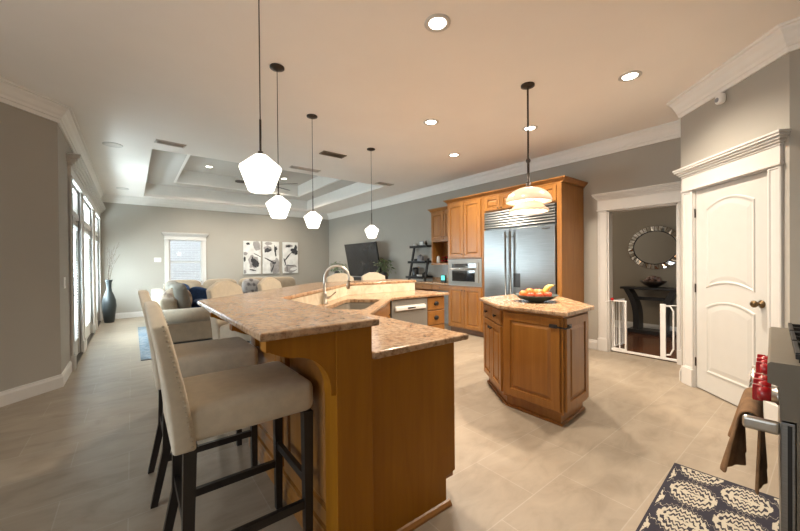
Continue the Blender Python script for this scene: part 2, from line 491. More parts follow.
def squircle_box(sx, sy, sz, p=3.2, nu=24, nv=14, c=(0, 0, 0), M=None, bm=None):
    """soft cushion"""
    bm = bm or bmesh.new()
    def s(w, e): return math.copysign(abs(w)**e, w)
    e = 2/p; rings = []; vs = []
    for j in range(nv+1):
        ph = -PI/2 + PI*j/nv
        if j in (0, nv):
            v = bm.verts.new((c[0], c[1], c[2]+sz/2*s(math.sin(ph), e))); rings.append([v]); vs.append(v); continue
        ring = []
        for i in range(nu):
            th = 2*PI*i/nu
            ring.append(bm.verts.new((c[0]+sx/2*s(math.cos(ph), e)*s(math.cos(th), e), c[1]+sy/2*s(math.cos(ph), e)*s(math.sin(th), e), c[2]+sz/2*s(math.sin(ph), e))))
        rings.append(ring); vs += ring
    for a, b in zip(rings, rings[1:]):
        for i in range(nu):
            k = (i+1) % nu
            if len(a) == 1: f = bm.faces.new((a[0], b[k], b[i]))
            elif len(b) == 1: f = bm.faces.new((a[i], a[k], b[0]))
            else: f = bm.faces.new((a[i], a[k], b[k], b[i]))
            f.smooth = True
    bmesh.ops.recalc_face_normals(bm, faces=bm.faces[:])
    if M is not None: bmesh.ops.transform(bm, matrix=M, verts=vs)
    return bm
def T(x, y, z): return Matrix.Translation((x, y, z))
def Rz(a): return Matrix.Rotation(a, 4, 'Z')
def Rx(a): return Matrix.Rotation(a, 4, 'X')
def Ry(a): return Matrix.Rotation(a, 4, 'Y')

# ------------------------------------------------------------------ the room
CH = 3.05
P = [(-0.62, 5.20), (-0.62, 11.0), (5.45, 11.0), (5.45, 1.05), (4.72, 1.05), (3.89, 0.22), (3.89, -0.56), (-2.70, -0.56), (-2.70, 3.12)]

def wall(name, p, q, openings=(), th=0.12, h=CH+0.05, ext=(0.1, 0.1), mat='wall_paint', room='right'):
    """wall slab from p to q; the room lies on the right-hand side when walking p->q"""
    p, q = Vector(p), Vector(q); L = (q-p).length; d = (q-p).normalized(); n = Vector((-d.y, d.x))
    M = Matrix(((d.x, n.x, 0, p.x), (d.y, n.y, 0, p.y), (0, 0, 1, 0), (0, 0, 0, 1)))
    bm = bmesh.new(); s = -ext[0]
    for (a, b, z0, z1) in sorted(openings):
        if a > s: box(bm, s, a, 0, th, 0, h)
        if z0 > 0.001: box(bm, a, b, 0, th, 0, z0)
        box(bm, a, b, 0, th, z1, h); s = b
    box(bm, s, L+ext[1], 0, th, 0, h)
    bmesh.ops.transform(bm, matrix=M, verts=bm.verts[:])
    return struct(link_mesh(name, bm, mat)), M
bays = ((6.05, 7.0), (7.35, 8.85), (9.5, 10.7))
wall('wall_left', P[0], P[1], [(a-5.2-0.03, b-5.2+0.03, 0, 2.44) for a, b in bays], ext=(0, 0.1))
wall('wall_far', P[1], P[2], [(0.78+0.62-0.02, 1.55+0.62+0.02, 0.82, 2.02)])
wall('wall_right', P[2], P[3], [(11.0-2.06, 11.0-1.24, 0, 2.05)])
wall('wall_return', P[3], P[4], ext=(0, 0))
wall('wall_pantry', P[4], P[5], [(0.193, 1.018, 0, 2.04)], ext=(0, 0))
wall('wall_side', P[5], P[6], ext=(0, 0.1))
wall('wall_range', P[6], P[7])
wall('wall_nook', P[7], P[8], [(0.6, 3.2, 0.5, 2.5)])
wall('wall_angled', P[8], P[0], ext=(0.1, 0))

struct(link_mesh('floor', B(-2.82, 5.51, -0.70, 11.12, -0.10, 0.0), 'floor_tile'))
# ceiling with the two-step tray over the living area
def make_ceiling():
    bm = bmesh.new()
    hx0, hx1, hy0, hy1 = 0.25, 4.50, 6.30, 10.62
    ix0, ix1, iy0, iy1 = 0.88, 4.00, 6.95, 10.10
    Z1, Z2 = 3.37, 3.70
    box(bm, -2.9, hx0, -0.75, 11.15, CH, CH+0.06); box(bm, hx1, 5.6, -0.75, 11.15, CH, CH+0.06)
    box(bm, hx0, hx1, -0.75, hy0, CH, CH+0.06); box(bm, hx0, hx1, hy1, 11.15, CH, CH+0.06)
    # risers (white) and ring / top (grey)
    def riser(x0, x1, y0, y1, z0, z1):
        t = 0.05
        box(bm, x0-t, x0, y0-t, y1+t, z0, z1, mi=1); box(bm, x1, x1+t, y0-t, y1+t, z0, z1, mi=1)
        box(bm, x0, x1, y0-t, y0, z0, z1, mi=1); box(bm, x0, x1, y1, y1+t, z0, z1, mi=1)
    riser(hx0, hx1, hy0, hy1, CH+0.06, Z1+0.05); riser(ix0, ix1, iy0, iy1, Z1, Z2+0.05)
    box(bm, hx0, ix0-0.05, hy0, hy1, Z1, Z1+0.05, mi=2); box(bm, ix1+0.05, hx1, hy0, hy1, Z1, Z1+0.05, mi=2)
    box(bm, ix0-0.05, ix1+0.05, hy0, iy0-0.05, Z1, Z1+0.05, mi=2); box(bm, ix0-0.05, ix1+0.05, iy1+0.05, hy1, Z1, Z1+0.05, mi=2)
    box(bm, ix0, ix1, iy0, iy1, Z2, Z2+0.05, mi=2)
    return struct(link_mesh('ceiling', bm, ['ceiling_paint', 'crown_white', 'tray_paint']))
make_ceiling()

# crown moulding: walk with the room on the right -> out is to the right, so reverse the path
crown = [(0, CH-0.185), (0.016, CH-0.185), (0.02, CH-0.15), (0.032, CH-0.145), (0.036, CH-0.12), (0.050, CH-0.10), (0.066, CH-0.06), (0.088, CH-0.035), (0.092, CH-0.02), (0.112, CH-0.016), (0.116, CH), (0, CH)]
ring = list(reversed([(0.5, -0.56)] + P[7:] + P[:7] + [(0.5, -0.56)]))   # reversed: room on the left
bm = bmesh.new(); sweep(bm, ring, crown)
struct(link_mesh('trim_3', bm, 'crown_white'))
base = [(0, 0), (0.018, 0), (0.018, 0.105), (0.010, 0.125), (0.010, 0.135), (0, 0.14)]
def baseboard(name, pts):
    bm = bmesh.new(); sweep(bm, pts, base); struct(link_mesh(name, bm, 'trim_white'))
baseboard('baseboard_left', [(-0.62, 5.88), (-0.62, 5.20), (-2.70, 3.12)])
baseboard('baseboard_far', [(5.45, 11.0), (-0.62, 11.0), (-0.62, 10.86)])
baseboard('baseboard_right', [(5.45, 2.20), (5.45, 2.38)])
baseboard('baseboard_living', [(5.45, 5.92), (5.45, 11.0)])
baseboard('baseboard_pantry', [(4.715, 1.045), (4.72, 1.05), (5.45, 1.05)])

def casing(name, M, a, b, ztop, w=0.12, wl=None, wr=None, frieze=0.13, zb=0, cap_w=0.06, depth=0.022):
    """white casing with frieze and crowned cap; M is the wall matrix (room side = -y), s = a..b"""
    wl = wl or w; wr = wr or w
    bm = bmesh.new()
    for (x0, x1) in ((a-wl, a), (b, b+wr)):
        rings_face(bm, [rect(x0, x1, zb+(0.17 if zb == 0 else 0), ztop, i, y) for i, y in ((0, 0), (0, -depth+0.004), (0.008, -depth), (0.02, -depth), (0.026, -depth+0.006), ((x1-x0)/2-0.012, -depth+0.004))])
        if zb == 0: box(bm, x0-0.006, x1+0.006, -depth-0.012, 0, 0, 0.18, bev=0.003)
    z = ztop
    box(bm, a-wl-0.01, b+wr+0.01, -depth-0.012, 0, z, z+0.022, bev=0.004)
    box(bm, a-wl, b+wr, -depth, 0, z+0.022, z+0.022+frieze)
    z = z+0.022+frieze
    for k, (o, h0, h1) in enumerate(((0.008, 0, 0.02), (0.022, 0.02, 0.04), (0.036, 0.04, 0.06), (0.052, 0.06, 0.08), (cap_w, 0.08, 0.10))):
        box(bm, a-wl-o, b+wr+o, -depth-o, 0, z+h0, z+h1, bev=0.004)
    bmesh.ops.transform(bm, matrix=M, verts=bm.verts[:])
    return struct(link_mesh(name, bm, 'trim_white'))
def wall_matrix(p, q):
    p, q = Vector(p), Vector(q); d = (q-p).normalized(); n = Vector((-d.y, d.x))
    return Matrix(((d.x, n.x, 0, p.x), (d.y, n.y, 0, p.y), (0, 0, 1, 0), (0, 0, 0, 1)))
ML = wall_matrix(P[0], P[1]); MF = wall_matrix(P[1], P[2]); MR = wall_matrix(P[2], P[3]); MP = wall_matrix(P[4], P[5]); MN = wall_matrix(P[7], P[8])
def mshift(M, s, z=0): return M @ T(s, 0, z)

# jambs lining an opening
def jamb(name, M, a, b, z0, z1, d=0.12, t=0.02, sill=False):
    bm = bmesh.new()
    box(bm, a, a+t, -0.002, d, z0, z1); box(bm, b-t, b, -0.002, d, z0, z1); box(bm, a, b, -0.002, d, z1-t, z1)
    if sill: box(bm, a, b, -0.002, d, z0, z0+t)
    bmesh.ops.transform(bm, matrix=M, verts=bm.verts[:])
    return struct(link_mesh(name, bm, 'trim_white'))

# French doors: one header over all three bays
def french_bays():
    bm = bmesh.new(); dp = 0.03
    a0, b0 = bays[0][0]-5.2-0.15, bays[-1][1]-5.2+0.16
    posts = [(a0, bays[0][0]-5.2)]
    for (u, v) in zip(bays, bays[1:]): posts.append((u[1]-5.2, v[0]-5.2))
    posts.append((bays[-1][1]-5.2, b0))
    for x0, x1 in posts:
        box(bm, x0, x0+0.11, -dp, 0, 0.18, 2.43, bev=0.004); box(bm, x1-0.11, x1, -dp, 0, 0.18, 2.43, bev=0.004)
        box(bm, x0, x1, -0.012, 0, 0.0, 2.43)
        box(bm, x0-0.006, x0+0.116, -dp-0.014, 0, 0, 0.185, bev=0.004); box(bm, x1-0.116, x1+0.006, -dp-0.014, 0, 0, 0.185, bev=0.004)
    box(bm, a0-0.01, b0+0.01, -dp-0.015, 0, 2.42, 2.445, bev=0.004)
    box(bm, a0, b0, -dp, 0, 2.445, 2.56)
    for o, h0, h1 in ((0.02, 2.56, 2.59), (0.045, 2.59, 2.62), (0.07, 2.62, 2.65), (0.095, 2.65, 2.68), (0.105, 2.68, 2.70)):
        box(bm, a0-o, b0+o*0.2, -dp-o, 0, h0, h1, bev=0.005)
    bmesh.ops.transform(bm, matrix=ML, verts=bm.verts[:])
    struct(link_mesh('trim_4', bm, 'trim_white'))
french_bays()
for i, (ya, yb) in enumerate(bays):
    a, b = ya-5.2, yb-5.2
    d = thing('door_%d' % (i+1), 'x', 'door'); del d['label'], d['category']; d['kind'] = 'structure'
    d.matrix_world = ML
    bm = bmesh.new()   # frame: jambs, transom bar
    box(bm, a-0.03, a+0.03, 0.01, 0.11, 0, 2.44); box(bm, b-0.03, b+0.03, 0.01, 0.11, 0, 2.44)
    box(bm, a, b, 0.01, 0.11, 2.38, 2.44); box(bm, a, b, 0.0, 0.11, 1.99, 2.07); box(bm, a, b, 0.02, 0.11, 0, 0.03)
    link_mesh('door_frame', bm, 'trim_white', d)
    leaves = ((a+0.03, b-0.03),)
    for (u, v) in leaves:
        bm = bmesh.new()
        box(bm, u, u+0.09, 0.03, 0.075, 0.035, 1.985, bev=0.003); box(bm, v-0.09, v, 0.03, 0.075, 0.035, 1.985, bev=0.003)
        box(bm, u+0.09, v-0.09, 0.03, 0.075, 1.87, 1.985, bev=0.003); box(bm, u+0.09, v-0.09, 0.03, 0.075, 0.035, 0.26, bev=0.003)
        link_mesh('door_leaf', bm, 'door_white', d)
        link_mesh('pane', B(u+0.09, v-0.09, 0.05, 0.056, 0.26, 1.87), 'window_glass', d)
        bm = bmesh.new(); z = 0.28
        while z < 1.85:
            box(bm, u+0.095, v-0.095, -0.016, 0.016, -0.0012, 0.0012, M=T(0, 0.022, z) @ Rx(0.5)); z += 0.038
        box(bm, u+0.09, v-0.09, 0.004, 0.04, 1.83, 1.88)
        link_mesh('blinds', bm, 'blind_slat', d)
        bm = bmesh.new(); hx = u+0.045
        lathe(bm, [(0, 0), (0.028, 0), (0.028, 0.008), (0.012, 0.012), (0.012, 0.05), (0, 0.05)], 12, M=T(hx, 0.03, 0.93) @ Rx(PI/2))
        tube(bm, [(hx, -0.015, 0.93), (hx+0.05, -0.02, 0.93), (hx+0.11, -0.02, 0.925)], 0.009, 8)
        lathe(bm, [(0, 0), (0.022, 0), (0.022, 0.018), (0, 0.018)], 12, M=T(hx, 0.03, 1.08) @ Rx(PI/2))
        link_mesh('door_handle', bm, 'black_iron', d)
        link_mesh('threshold', B(u, v, -0.03, 0.03, 0.0, 0.022, bev=0.004), 'bronze', d)
    link_mesh('transom_pane', B(a+0.03, b-0.03, 0.05, 0.056, 2.07, 2.38), 'window_glass', d)

# far window
def far_window():
    a, b, z0, z1 = 0.78+0.62, 1.55+0.62, 0.84, 2.0
    d = thing('window_1', 'x', 'w'); del d['label'], d['category']; d['kind'] = 'structure'; d.matrix_world = MF
    bm = bmesh.new()
    box(bm, a-0.02, a+0.03, 0.02, 0.10, z0-0.02, z1+0.02); box(bm, b-0.03, b+0.02, 0.02, 0.10, z0-0.02, z1+0.02)
    box(bm, a, b, 0.02, 0.10, z1-0.02, z1+0.02); box(bm, a, b, 0.02, 0.10, z0-0.02, z0+0.03)
    box(bm, a, b, 0.04, 0.08, 1.38, 1.43)
    link_mesh('window_sash', bm, 'trim_white', d)
    link_mesh('pane', B(a, b, 0.06, 0.066, z0, z1), 'window_glass', d)
    bm = bmesh.new(); z = z0+0.05
    while z < z1-0.03:
        box(bm, a+0.03, b-0.03, -0.012, 0.012, -0.001, 0.001, M=T(0, 0.03, z) @ Rx(0.05)); z += 0.045
    link_mesh('blinds', bm, 'blind_slat', d)
    bm = bmesh.new()
    box(bm, a-0.14, b+0.14, -0.05, 0.02, z0-0.05, z0-0.02, bev=0.004); box(bm, a-0.10, b+0.10, -0.02, 0, z0-0.14, z0-0.05, bev=0.004)
    link_mesh('window_sill', bm, 'trim_white', d)
far_window()
casing('trim_5', MF, 0.78+0.62, 1.55+0.62, 2.0, w=0.10, zb=0.82, frieze=0.07)
# unseen nook window, added behind the camera to let in fill light
def nook_fill_window():
    d = thing('window_2', 'x', 'w'); del d['label'], d['category']; d['kind'] = 'structure'; d.matrix_world = MN
    bm = bmesh.new()
    for x in (0.6, 1.46, 2.32, 3.18): box(bm, x-0.03, x+0.05, 0.02, 0.10, 0.5, 2.5)
    for z in (0.5, 1.45, 2.44): box(bm, 0.6, 3.2, 0.02, 0.10, z, z+0.06)
    link_mesh('window_sash', bm, 'trim_white', d)
nook_fill_window()

# doorway to the hall
casing('trim_6', MR, 11.0-2.06, 11.0-1.24, 2.05, w=0.125, wr=0.12)
jamb('trim_7', MR, 11.0-2.06, 11.0-1.24, 0, 2.05)
# pantry door
casing('trim_8', MP, 0.193, 1.018, 2.04, w=0.125, wl=0.14, wr=0.11)
jamb('trim_9', MP, 0.183, 1.028, 0, 2.05)
def pantry_door():
    d = thing('door_4', 'x', 'w'); del d['label'], d['category']; d['kind'] = 'structure'; d.matrix_world = MP
    x0, x1 = 0.206, 1.005
    fy = 0.012                                        # face of the door
    bm = bmesh.new(); box(bm, x0, x1, fy, fy+0.035, 0.012, 2.026)
    def arch(xa, xb, za, zb, top, bot, i, y):
        pts = []; N = 12; xa += i; xb -= i
        for k in range(N+1):
            u = k/N; x = xa+(xb-xa)*u; pts.append((x, y, za+i+bot*(1-(2*u-1)**2)))
        for k in range(N+1):
            u = 1-k/N; x = xa+(xb-xa)*u; pts.append((x, y, zb-i+top*(1-(2*u-1)**2)))
        return pts
    for (za, zb, top, bot) in ((1.04, 1.83, 0.075, 0.055), (0.20, 0.86, 0.065, 0.0)):
        ra = [arch(x0+0.13, x1-0.13, za, zb, top, bot, i, y) for i, y in ((0, fy), (0.004, fy-0.007), (0.014, fy-0.008), (0.026, fy+0.001-0.003), (0.034, fy-0.0015), (0.07, fy-0.006))]
        rings_face(bm, ra)
    link_mesh('door_leaf', bm, 'door_white', d)
    bm = bmesh.new()
    kx, kz = 0.935, 0.95
    lathe(bm, [(0, 0), (0.032, 0), (0.033, 0.006), (0.026, 0.012), (0.012, 0.016), (0.011, 0.035), (0.022, 0.042), (0.029, 0.055), (0.029, 0.066), (0.020, 0.076), (0, 0.079)], 20, M=T(kx, fy, kz) @ Rx(PI/2))
    link_mesh('door_knob', bm, 'knob_brass', d)
    for z in (0.27, 1.03, 1.80):
        bm = bmesh.new(); tube(bm, [(x0-0.004, 0.004, z-0.045), (x0-0.004, 0.004, z+0.045)], 0.007, 8)
        box(bm, x0-0.012, x0+0.004, -0.001, 0.004, z-0.042, z+0.042)
        link_mesh('hinge', bm, 'bronze', d)
pantry_door()
# unseen slab kept behind the pantry door to block sky light
struct(link_mesh('wall_light_block', B(4.2, 5.4, 0.0, 0.05, 0, 3.05), 'wall_paint'))

# hall behind the doorway
struct(link_mesh('floor_hall', B(5.51, 7.75, -0.6, 5.6, -0.10, -0.001), 'hall_wood'))
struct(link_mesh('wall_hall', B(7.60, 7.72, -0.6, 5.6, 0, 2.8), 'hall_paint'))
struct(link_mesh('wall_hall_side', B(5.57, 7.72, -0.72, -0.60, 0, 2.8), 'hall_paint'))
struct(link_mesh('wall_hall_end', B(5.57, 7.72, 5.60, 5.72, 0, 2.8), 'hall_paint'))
struct(link_mesh('ceiling_hall', B(5.57, 7.72, -0.7, 5.7, 2.75, 2.8), 'ceiling_paint'))
bm = bmesh.new(); sweep(bm, [(7.60, -0.6), (7.60, 5.6)], base); struct(link_mesh('baseboard_hall', bm, 'trim_white'))
area_light('hall_fill', (6.5, 5.4, 1.5), (0, -1, 0), 1.2, 1.6, 20, (1.0, 0.88, 0.72))  # added warm lamp inside the closed hall, no window at this end

# outside
struct(link_mesh('ground_patio', B(-12, -2.85, -6, 20, -0.3, -0.12), 'patio_concrete'))
struct(link_mesh('ground_yard', B(-2.85, 12, 11.14, 20, -0.3, -0.12), 'patio_concrete'))
struct(link_mesh('ground_terrace', B(-2.85, -0.76, 5.6, 11.12, -0.3, -0.12), 'patio_concrete'))
struct(link_mesh('wall_neighbour', B(-1.5, 5.5, 14.0, 14.2, -0.12, 2.6), 'outside_brick'))

# ================================================================== peninsula and bar
S = [(0.84, 1.30), (0.84, 2.55), (2.13, 3.84), (3.26, 3.84)]          # kitchen face of the raised bar wall
def strip(P0, d0, d1):
    return offset_line(P0, d0) + list(reversed(offset_line(P0, d1)))
def bar_wall():
    t = thing('bar_partition', 'honey maple raised bar wall with panels, corbels and end post under the tall granite bar', 'bar wall', (0.75, 1.3, 0))
    off = T(-0.75, -1.3, 0)
    def fin(bm): bmesh.ops.transform(bm, matrix=off, verts=bm.verts[:]); return bm
    bm = bmesh.new(); prism(bm, strip(S, 0.0, 0.155), 0, 1.03); link_mesh('wall_core', fin(bm), 'maple', t)
    bm = bmesh.new(); box(bm, 0.665, 0.843, 1.285, 1.40, 0, 1.03, bev=0.003); link_mesh('end_post', fin(bm), 'maple_panel', t)
    # panels along the three outer faces
    outer = offset_line(S, 0.155)
    for (p, q) in zip(outer, outer[1:]):
        p, q = Vector(p), Vector(q); L = (q-p).length; d = (q-p)/L
        # outward normal = left of walking direction; local -y faces outward
        n = Vector((d.y, -d.x))
        M = Matrix(((-d.x, n.x, 0, q.x), (-d.y, n.y, 0, q.y), (0, 0, 1, 0), (0, 0, 0, 1)))
        k = max(1, round(L/0.62)); w = L/k
        for i in range(k):
            bm = bmesh.new()
            panel_door(bm, i*w+0.02, (i+1)*w-0.02, 0.14, 1.0, t=0.018, stile=0.07, M=M)
            link_mesh('panel', fin(bm), 'maple', t)
    bm = bmesh.new(); sweep(bm, offset_line(S, 0.155), [(0, 0), (0.034, 0), (0.034, 0.06), (0.028, 0.085), (0.018, 0.10), (0.018, 0.115), (0, 0.12)])
    link_mesh('base_moulding', fin(bm), 'maple', t)
    # corbels
    def corbel(x, y, ang, th=0.055):
        prof = [(0, 1.03), (0.285, 1.03), (0.285, 0.985)]
        for k in range(9):
            u = k/8; prof.append((0.275-0.085*u, 0.985-0.015*math.sin(PI*u*0.5)-0.02*u))
        for k in range(1, 11):
            u = k/10*PI/2; prof.append((0.19-0.165*math.sin(u)*1.0, 0.95-0.165*(1-math.cos(u))))
        prof += [(0.025, 0.765), (0, 0.76)]
        bm = bmesh.new()
        a = [bm.verts.new((-r, -th/2, z)) for r, z in prof]; b = [bm.verts.new((-r, th/2, z)) for r, z in prof]
        fs = [bm.faces.new(a), bm.faces.new(list(reversed(b)))]
        for i in range(len(prof)):
            j = (i+1) % len(prof); fs.append(bm.faces.new((a[i], b[i], b[j], a[j])))
        bmesh.ops.recalc_face_normals(bm, faces=bm.faces[:])
        bmesh.ops.transform(bm, matrix=off @ T(x, y, 0) @ Rz(ang), verts=bm.verts[:])
        link_mesh('corbel', bm, 'maple_panel', t)
    corbel(0.668, 1.325, 0, 0.07); corbel(0.668, 1.86, 0); corbel(0.668, 2.42, 0)
    corbel(1.30, 3.22, -PI/4); corbel(2.10, 4.00, -PI/2+PI/8); corbel(2.9, 3.995, -PI/2)
bar_wall()
def bar_top():
    bm = bmesh.new()
    SS = [(0.84, 1.262)] + S[1:-1] + [(3.28, 3.84)]
    prism(bm, strip(SS, -0.028, 0.485), 1.032, 1.065, bev=0.010)
    return tag(link_mesh('bar_countertop', bm, 'granite'), 'raised brown granite bar top bending round the sink, seats along its outer side', 'countertop')
bar_top()
def splash():
    bm = bmesh.new(); prism(bm, strip([(0.84, 1.42)]+S[1:], -0.022, -0.001), 0.915, 1.031)
    tag(link_mesh('backsplash', bm, 'backsplash_stone'), 'cream stone backsplash strip behind the corner sink under the bar top', 'backsplash')
splash()
def cut(o, cutter_bm):
    me = bpy.data.meshes.new('cut'); cutter_bm.to_mesh(me); cutter_bm.free()
    c = bpy.data.objects.new('cut', me); COL.objects.link(c); c.matrix_world = o.matrix_world
    m = o.modifiers.new('b', 'BOOLEAN'); m.operation = 'DIFFERENCE'; m.object = c; m.solver = 'EXACT'
    bpy.context.view_layer.update()
    dg = bpy.context.evaluated_depsgraph_get()
    nm = bpy.data.meshes.new_from_object(o.evaluated_get(dg)); o.modifiers.clear(); o.data = nm
    bpy.data.objects.remove(c); return o
SINKM = T(1.71, 2.97, 0) @ Rz(PI/4)        # local x along the diagonal, -y to the cook
def low_counter():
    bm = bmesh.new()
    SS = [(0.843, 1.27)] + S[1:-1] + [(3.34, 3.84)]
    prism(bm, strip(SS, -0.003, -0.635), 0.880, 0.914, bev=0.010)
    o = link_mesh('countertop', bm, 'granite')
    cb = bmesh.new(); prism(cb, [(-0.38, -0.22), (0.38, -0.22), (0.42, -0.18), (0.42, 0.13), (0.38, 0.17), (-0.38, 0.17), (-0.42, 0.13), (-0.42, -0.18)], 0.86, 0.93)
    bmesh.ops.transform(cb, matrix=SINKM, verts=cb.verts[:])
    cut(o, cb)
    # trim the wall core side
    tag(o, 'lower brown granite counter holding the sink, with a polished wide end near the camera', 'countertop')
low_counter()
def sink():
    bm = bmesh.new()
    def rr(x, y, z, r=0.05):
        pts = []
        for cx, cy, a0 in ((x-r, -y+r, -PI/2), (x-r, y-r, 0), (-x+r, y-r, PI/2), (-x+r, -y+r, PI)):
            for k in range(5):
                a = a0+k*PI/8; pts.append((cx+r*math.cos(a), cy-0.025+r*math.sin(a), z))
        return pts
    rings = [rr(0.44, 0.22, 0.878), rr(0.425, 0.205, 0.878), rr(0.415, 0.195, 0.86), rr(0.40, 0.18, 0.70), rr(0.37, 0.15, 0.685)]
    R = [[bm.verts.new(p) for p in r] for r in rings]
    for a, b in zip(R, R[1:]):
        for i in range(len(a)): bm.faces.new((a[i], a[(i+1) % len(a)], b[(i+1) % len(a)], b[i])).smooth = True
    bm.faces.new(R[-1])
    t = thing('kitchen_sink', 'stainless undermount sink in the corner of the lower granite counter', 'sink', (1.71, 2.97, 0), PI/4)
    link_mesh('basin', bm, 'stainless_side', t)
    bm = bmesh.new(); lathe(bm, [(0, 0.687), (0.04, 0.687), (0.042, 0.690), (0.03, 0.692), (0, 0.690)], 16); link_mesh('drain', bm, 'chrome', t)
sink()
def faucet():
    t = thing('faucet', 'brushed nickel gooseneck kitchen faucet with side lever behind the sink', 'faucet', (1.56, 3.10, 0.914), PI/4)
    t.location = (1.505, 3.14, 0.914); t.rotation_euler = (0, 0, -PI/4)
    bm = bmesh.new(); lathe(bm, [(0, 0), (0.031, 0), (0.031, 0.008), (0.024, 0.014), (0.022, 0.10), (0.018, 0.115), (0, 0.115)], 20); link_mesh('base', bm, 'nickel', t)
    bm = bmesh.new(); pts = [(0, 0, 0.09), (0, 0, 0.25)]
    for k in range(0, 15):
        a = PI - k*PI/14*1.08; pts.append((0.125+0.125*math.cos(a), 0.0, 0.255+0.125*math.sin(a)))
    pts2 = [Vector(p) for p in pts]
    tube(bm, pts2, 0.0125, 12); link_mesh('spout', bm, 'nickel', t)
    e, d = pts2[-1], (pts2[-1]-pts2[-2]).normalized()
    bm = bmesh.new(); tube(bm, [e-d*0.01, e+d*0.02, e+d*0.07, e+d*0.075], [0.015, 0.018, 0.019, 0.012], 12); link_mesh('spray_head', bm, 'nickel', t)
    bm = bmesh.new(); tube(bm, [(0.015, 0, 0.06), (0.045, 0, 0.062), (0.075, -0.01, 0.085), (0.125, -0.02, 0.125)], [0.014, 0.013, 0.007, 0.006], 10); link_mesh('lever', bm, 'nickel', t)
faucet()

def front_matrix(x, y, rz): return T(x, y, 0) @ Rz(rz)
def knob_bm(x, z, y, r=0.015, M=None, bm=None):
    bm = bm or bmesh.new()
    lathe(bm, [(0, 0), (r*0.5, 0), (r*0.45, 0.012), (r, 0.018), (r*0.9, 0.026), (0, 0.029)], 12, M=T(x, y, z) @ Rx(PI/2)); return bm
def cup_pull(x, z, y):
    bm = bmesh.new()
    lathe(bm, [(0.028, -0.004), (0.034, 0.0), (0.032, 0.010), (0.020, 0.020), (0.0, 0.022)], 16, M=T(x, y, z) @ Rx(PI/2) @ Matrix.Diagonal((1.25, 0.85, 1, 1)))
    return bm
# near run of the peninsula
def peninsula():
    t = thing('peninsula_cabinet', 'tall plain honey maple peninsula end cabinet nearest the camera beside the bar stools', 'cabinet', (1.1, 1.3, 0))
    off = T(-1.1, -1.3, 0)
    def fin(bm): bmesh.ops.transform(bm, matrix=off, verts=bm.verts[:]); return bm
    bm = bmesh.new(); prism(bm, [(0.845, 1.33), (1.405, 1.33), (1.405, 2.28), (0.845, 2.53)], 0.12, 0.879); link_mesh('cabinet_box', fin(bm), 'maple', t)
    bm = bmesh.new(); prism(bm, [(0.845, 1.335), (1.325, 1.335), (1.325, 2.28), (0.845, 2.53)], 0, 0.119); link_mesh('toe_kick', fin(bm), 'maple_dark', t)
    bm = bmesh.new()
    pts = [(0.845, 0), (1.325, 0), (1.325, 0.155), (1.395, 0.168), (1.395, 0.879), (0.845, 0.879)]
    a = [bm.verts.new((x, 1.305, z)) for x, z in pts]; b = [bm.verts.new((x, 1.329, z)) for x, z in pts]
    bm.faces.new(a); bm.faces.new(list(reversed(b)))
    for i in range(len(pts)):
        j = (i+1) % len(pts); bm.faces.new((a[i], b[i], b[j], a[j]))
    bmesh.ops.recalc_face_normals(bm, faces=bm.faces[:])
    link_mesh('end_panel', fin(bm), 'maple_panel', t)
    bm = bmesh.new()
    sweep(bm, [(1.345, 1.304), (0.655, 1.284)][::-1] if False else [(1.345, 1.304), (0.85, 1.304)], [(0, 0), (0.022, 0), (0.022, 0.012), (0.010, 0.026), (0, 0.03)])
    link_mesh('shoe_moulding', fin(bm), 'maple', t)
    M = off @ T(1.405, 1.35, 0) @ Rz(PI/2)
    for k in range(2):
        x0 = k*0.46+0.005
        bm = bmesh.new(); slab_front(bm, x0, x0+0.445, 0.72, 0.865, M=M); dr = link_mesh('drawer', bm, 'maple', t)
        bm = bmesh.new(); panel_door(bm, x0, x0+0.445, 0.13, 0.71, M=M); link_mesh('door', bm, 'maple', t)
    bm = bmesh.new(); box(bm, 1.398, 1.43, 1.337, 1.347, 0.735, 0.748, bev=0.002); link_mesh('bumper', fin(bm), 'plastic_white', t)
peninsula()
def sink_cabinet():
    t = thing('sink_cabinet', 'diagonal honey maple cabinet front below the corner sink, left of the dishwasher', 'cabinet', (1.9, 2.8, 0))
    off = T(-1.9, -2.8, 0)
    def fin(bm): bmesh.ops.transform(bm, matrix=off, verts=bm.verts[:]); return bm
    F = offset_line(S, -0.585)
    bm = bmesh.new()
    a, b = Vector(F[1]), Vector(F[2])
    prism(bm, [(1.406, 2.29), tuple(b-Vector((0.0, 0))), (2.40, 3.26), (2.40, 3.80), (2.13, 3.80), (0.87, 2.54)], 0.10, 0.66)
    link_mesh('cabinet_box', fin(bm), 'maple', t)
    bm = bmesh.new(); d = (b-a).normalized()
    M = Matrix(((d.x, -d.y, 0, a.x), (d.y, d.x, 0, a.y), (0, 0, 1, 0), (0, 0, 0, 1)))
    L = (b-a).length
    box(bm, 0.02, L, -0.0, 0.02, 0.66, 0.879, M=M); link_mesh('apron_rail', fin(bm), 'maple', t)
    for k in range(2):
        bm = bmesh.new(); panel_door(bm, 0.03+k*(L-0.03)/2, 0.02+(k+1)*(L-0.03)/2, 0.12, 0.70, M=M); dd = link_mesh('door', fin(bm), 'maple', t)
    bm = bmesh.new(); slab_front(bm, 0.03, L-0.01, 0.715, 0.865, M=M); link_mesh('false_drawer', fin(bm), 'maple', t)
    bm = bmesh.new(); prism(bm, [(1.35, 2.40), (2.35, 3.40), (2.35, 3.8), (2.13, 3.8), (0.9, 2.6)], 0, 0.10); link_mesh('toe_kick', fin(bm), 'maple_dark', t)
sink_cabinet()
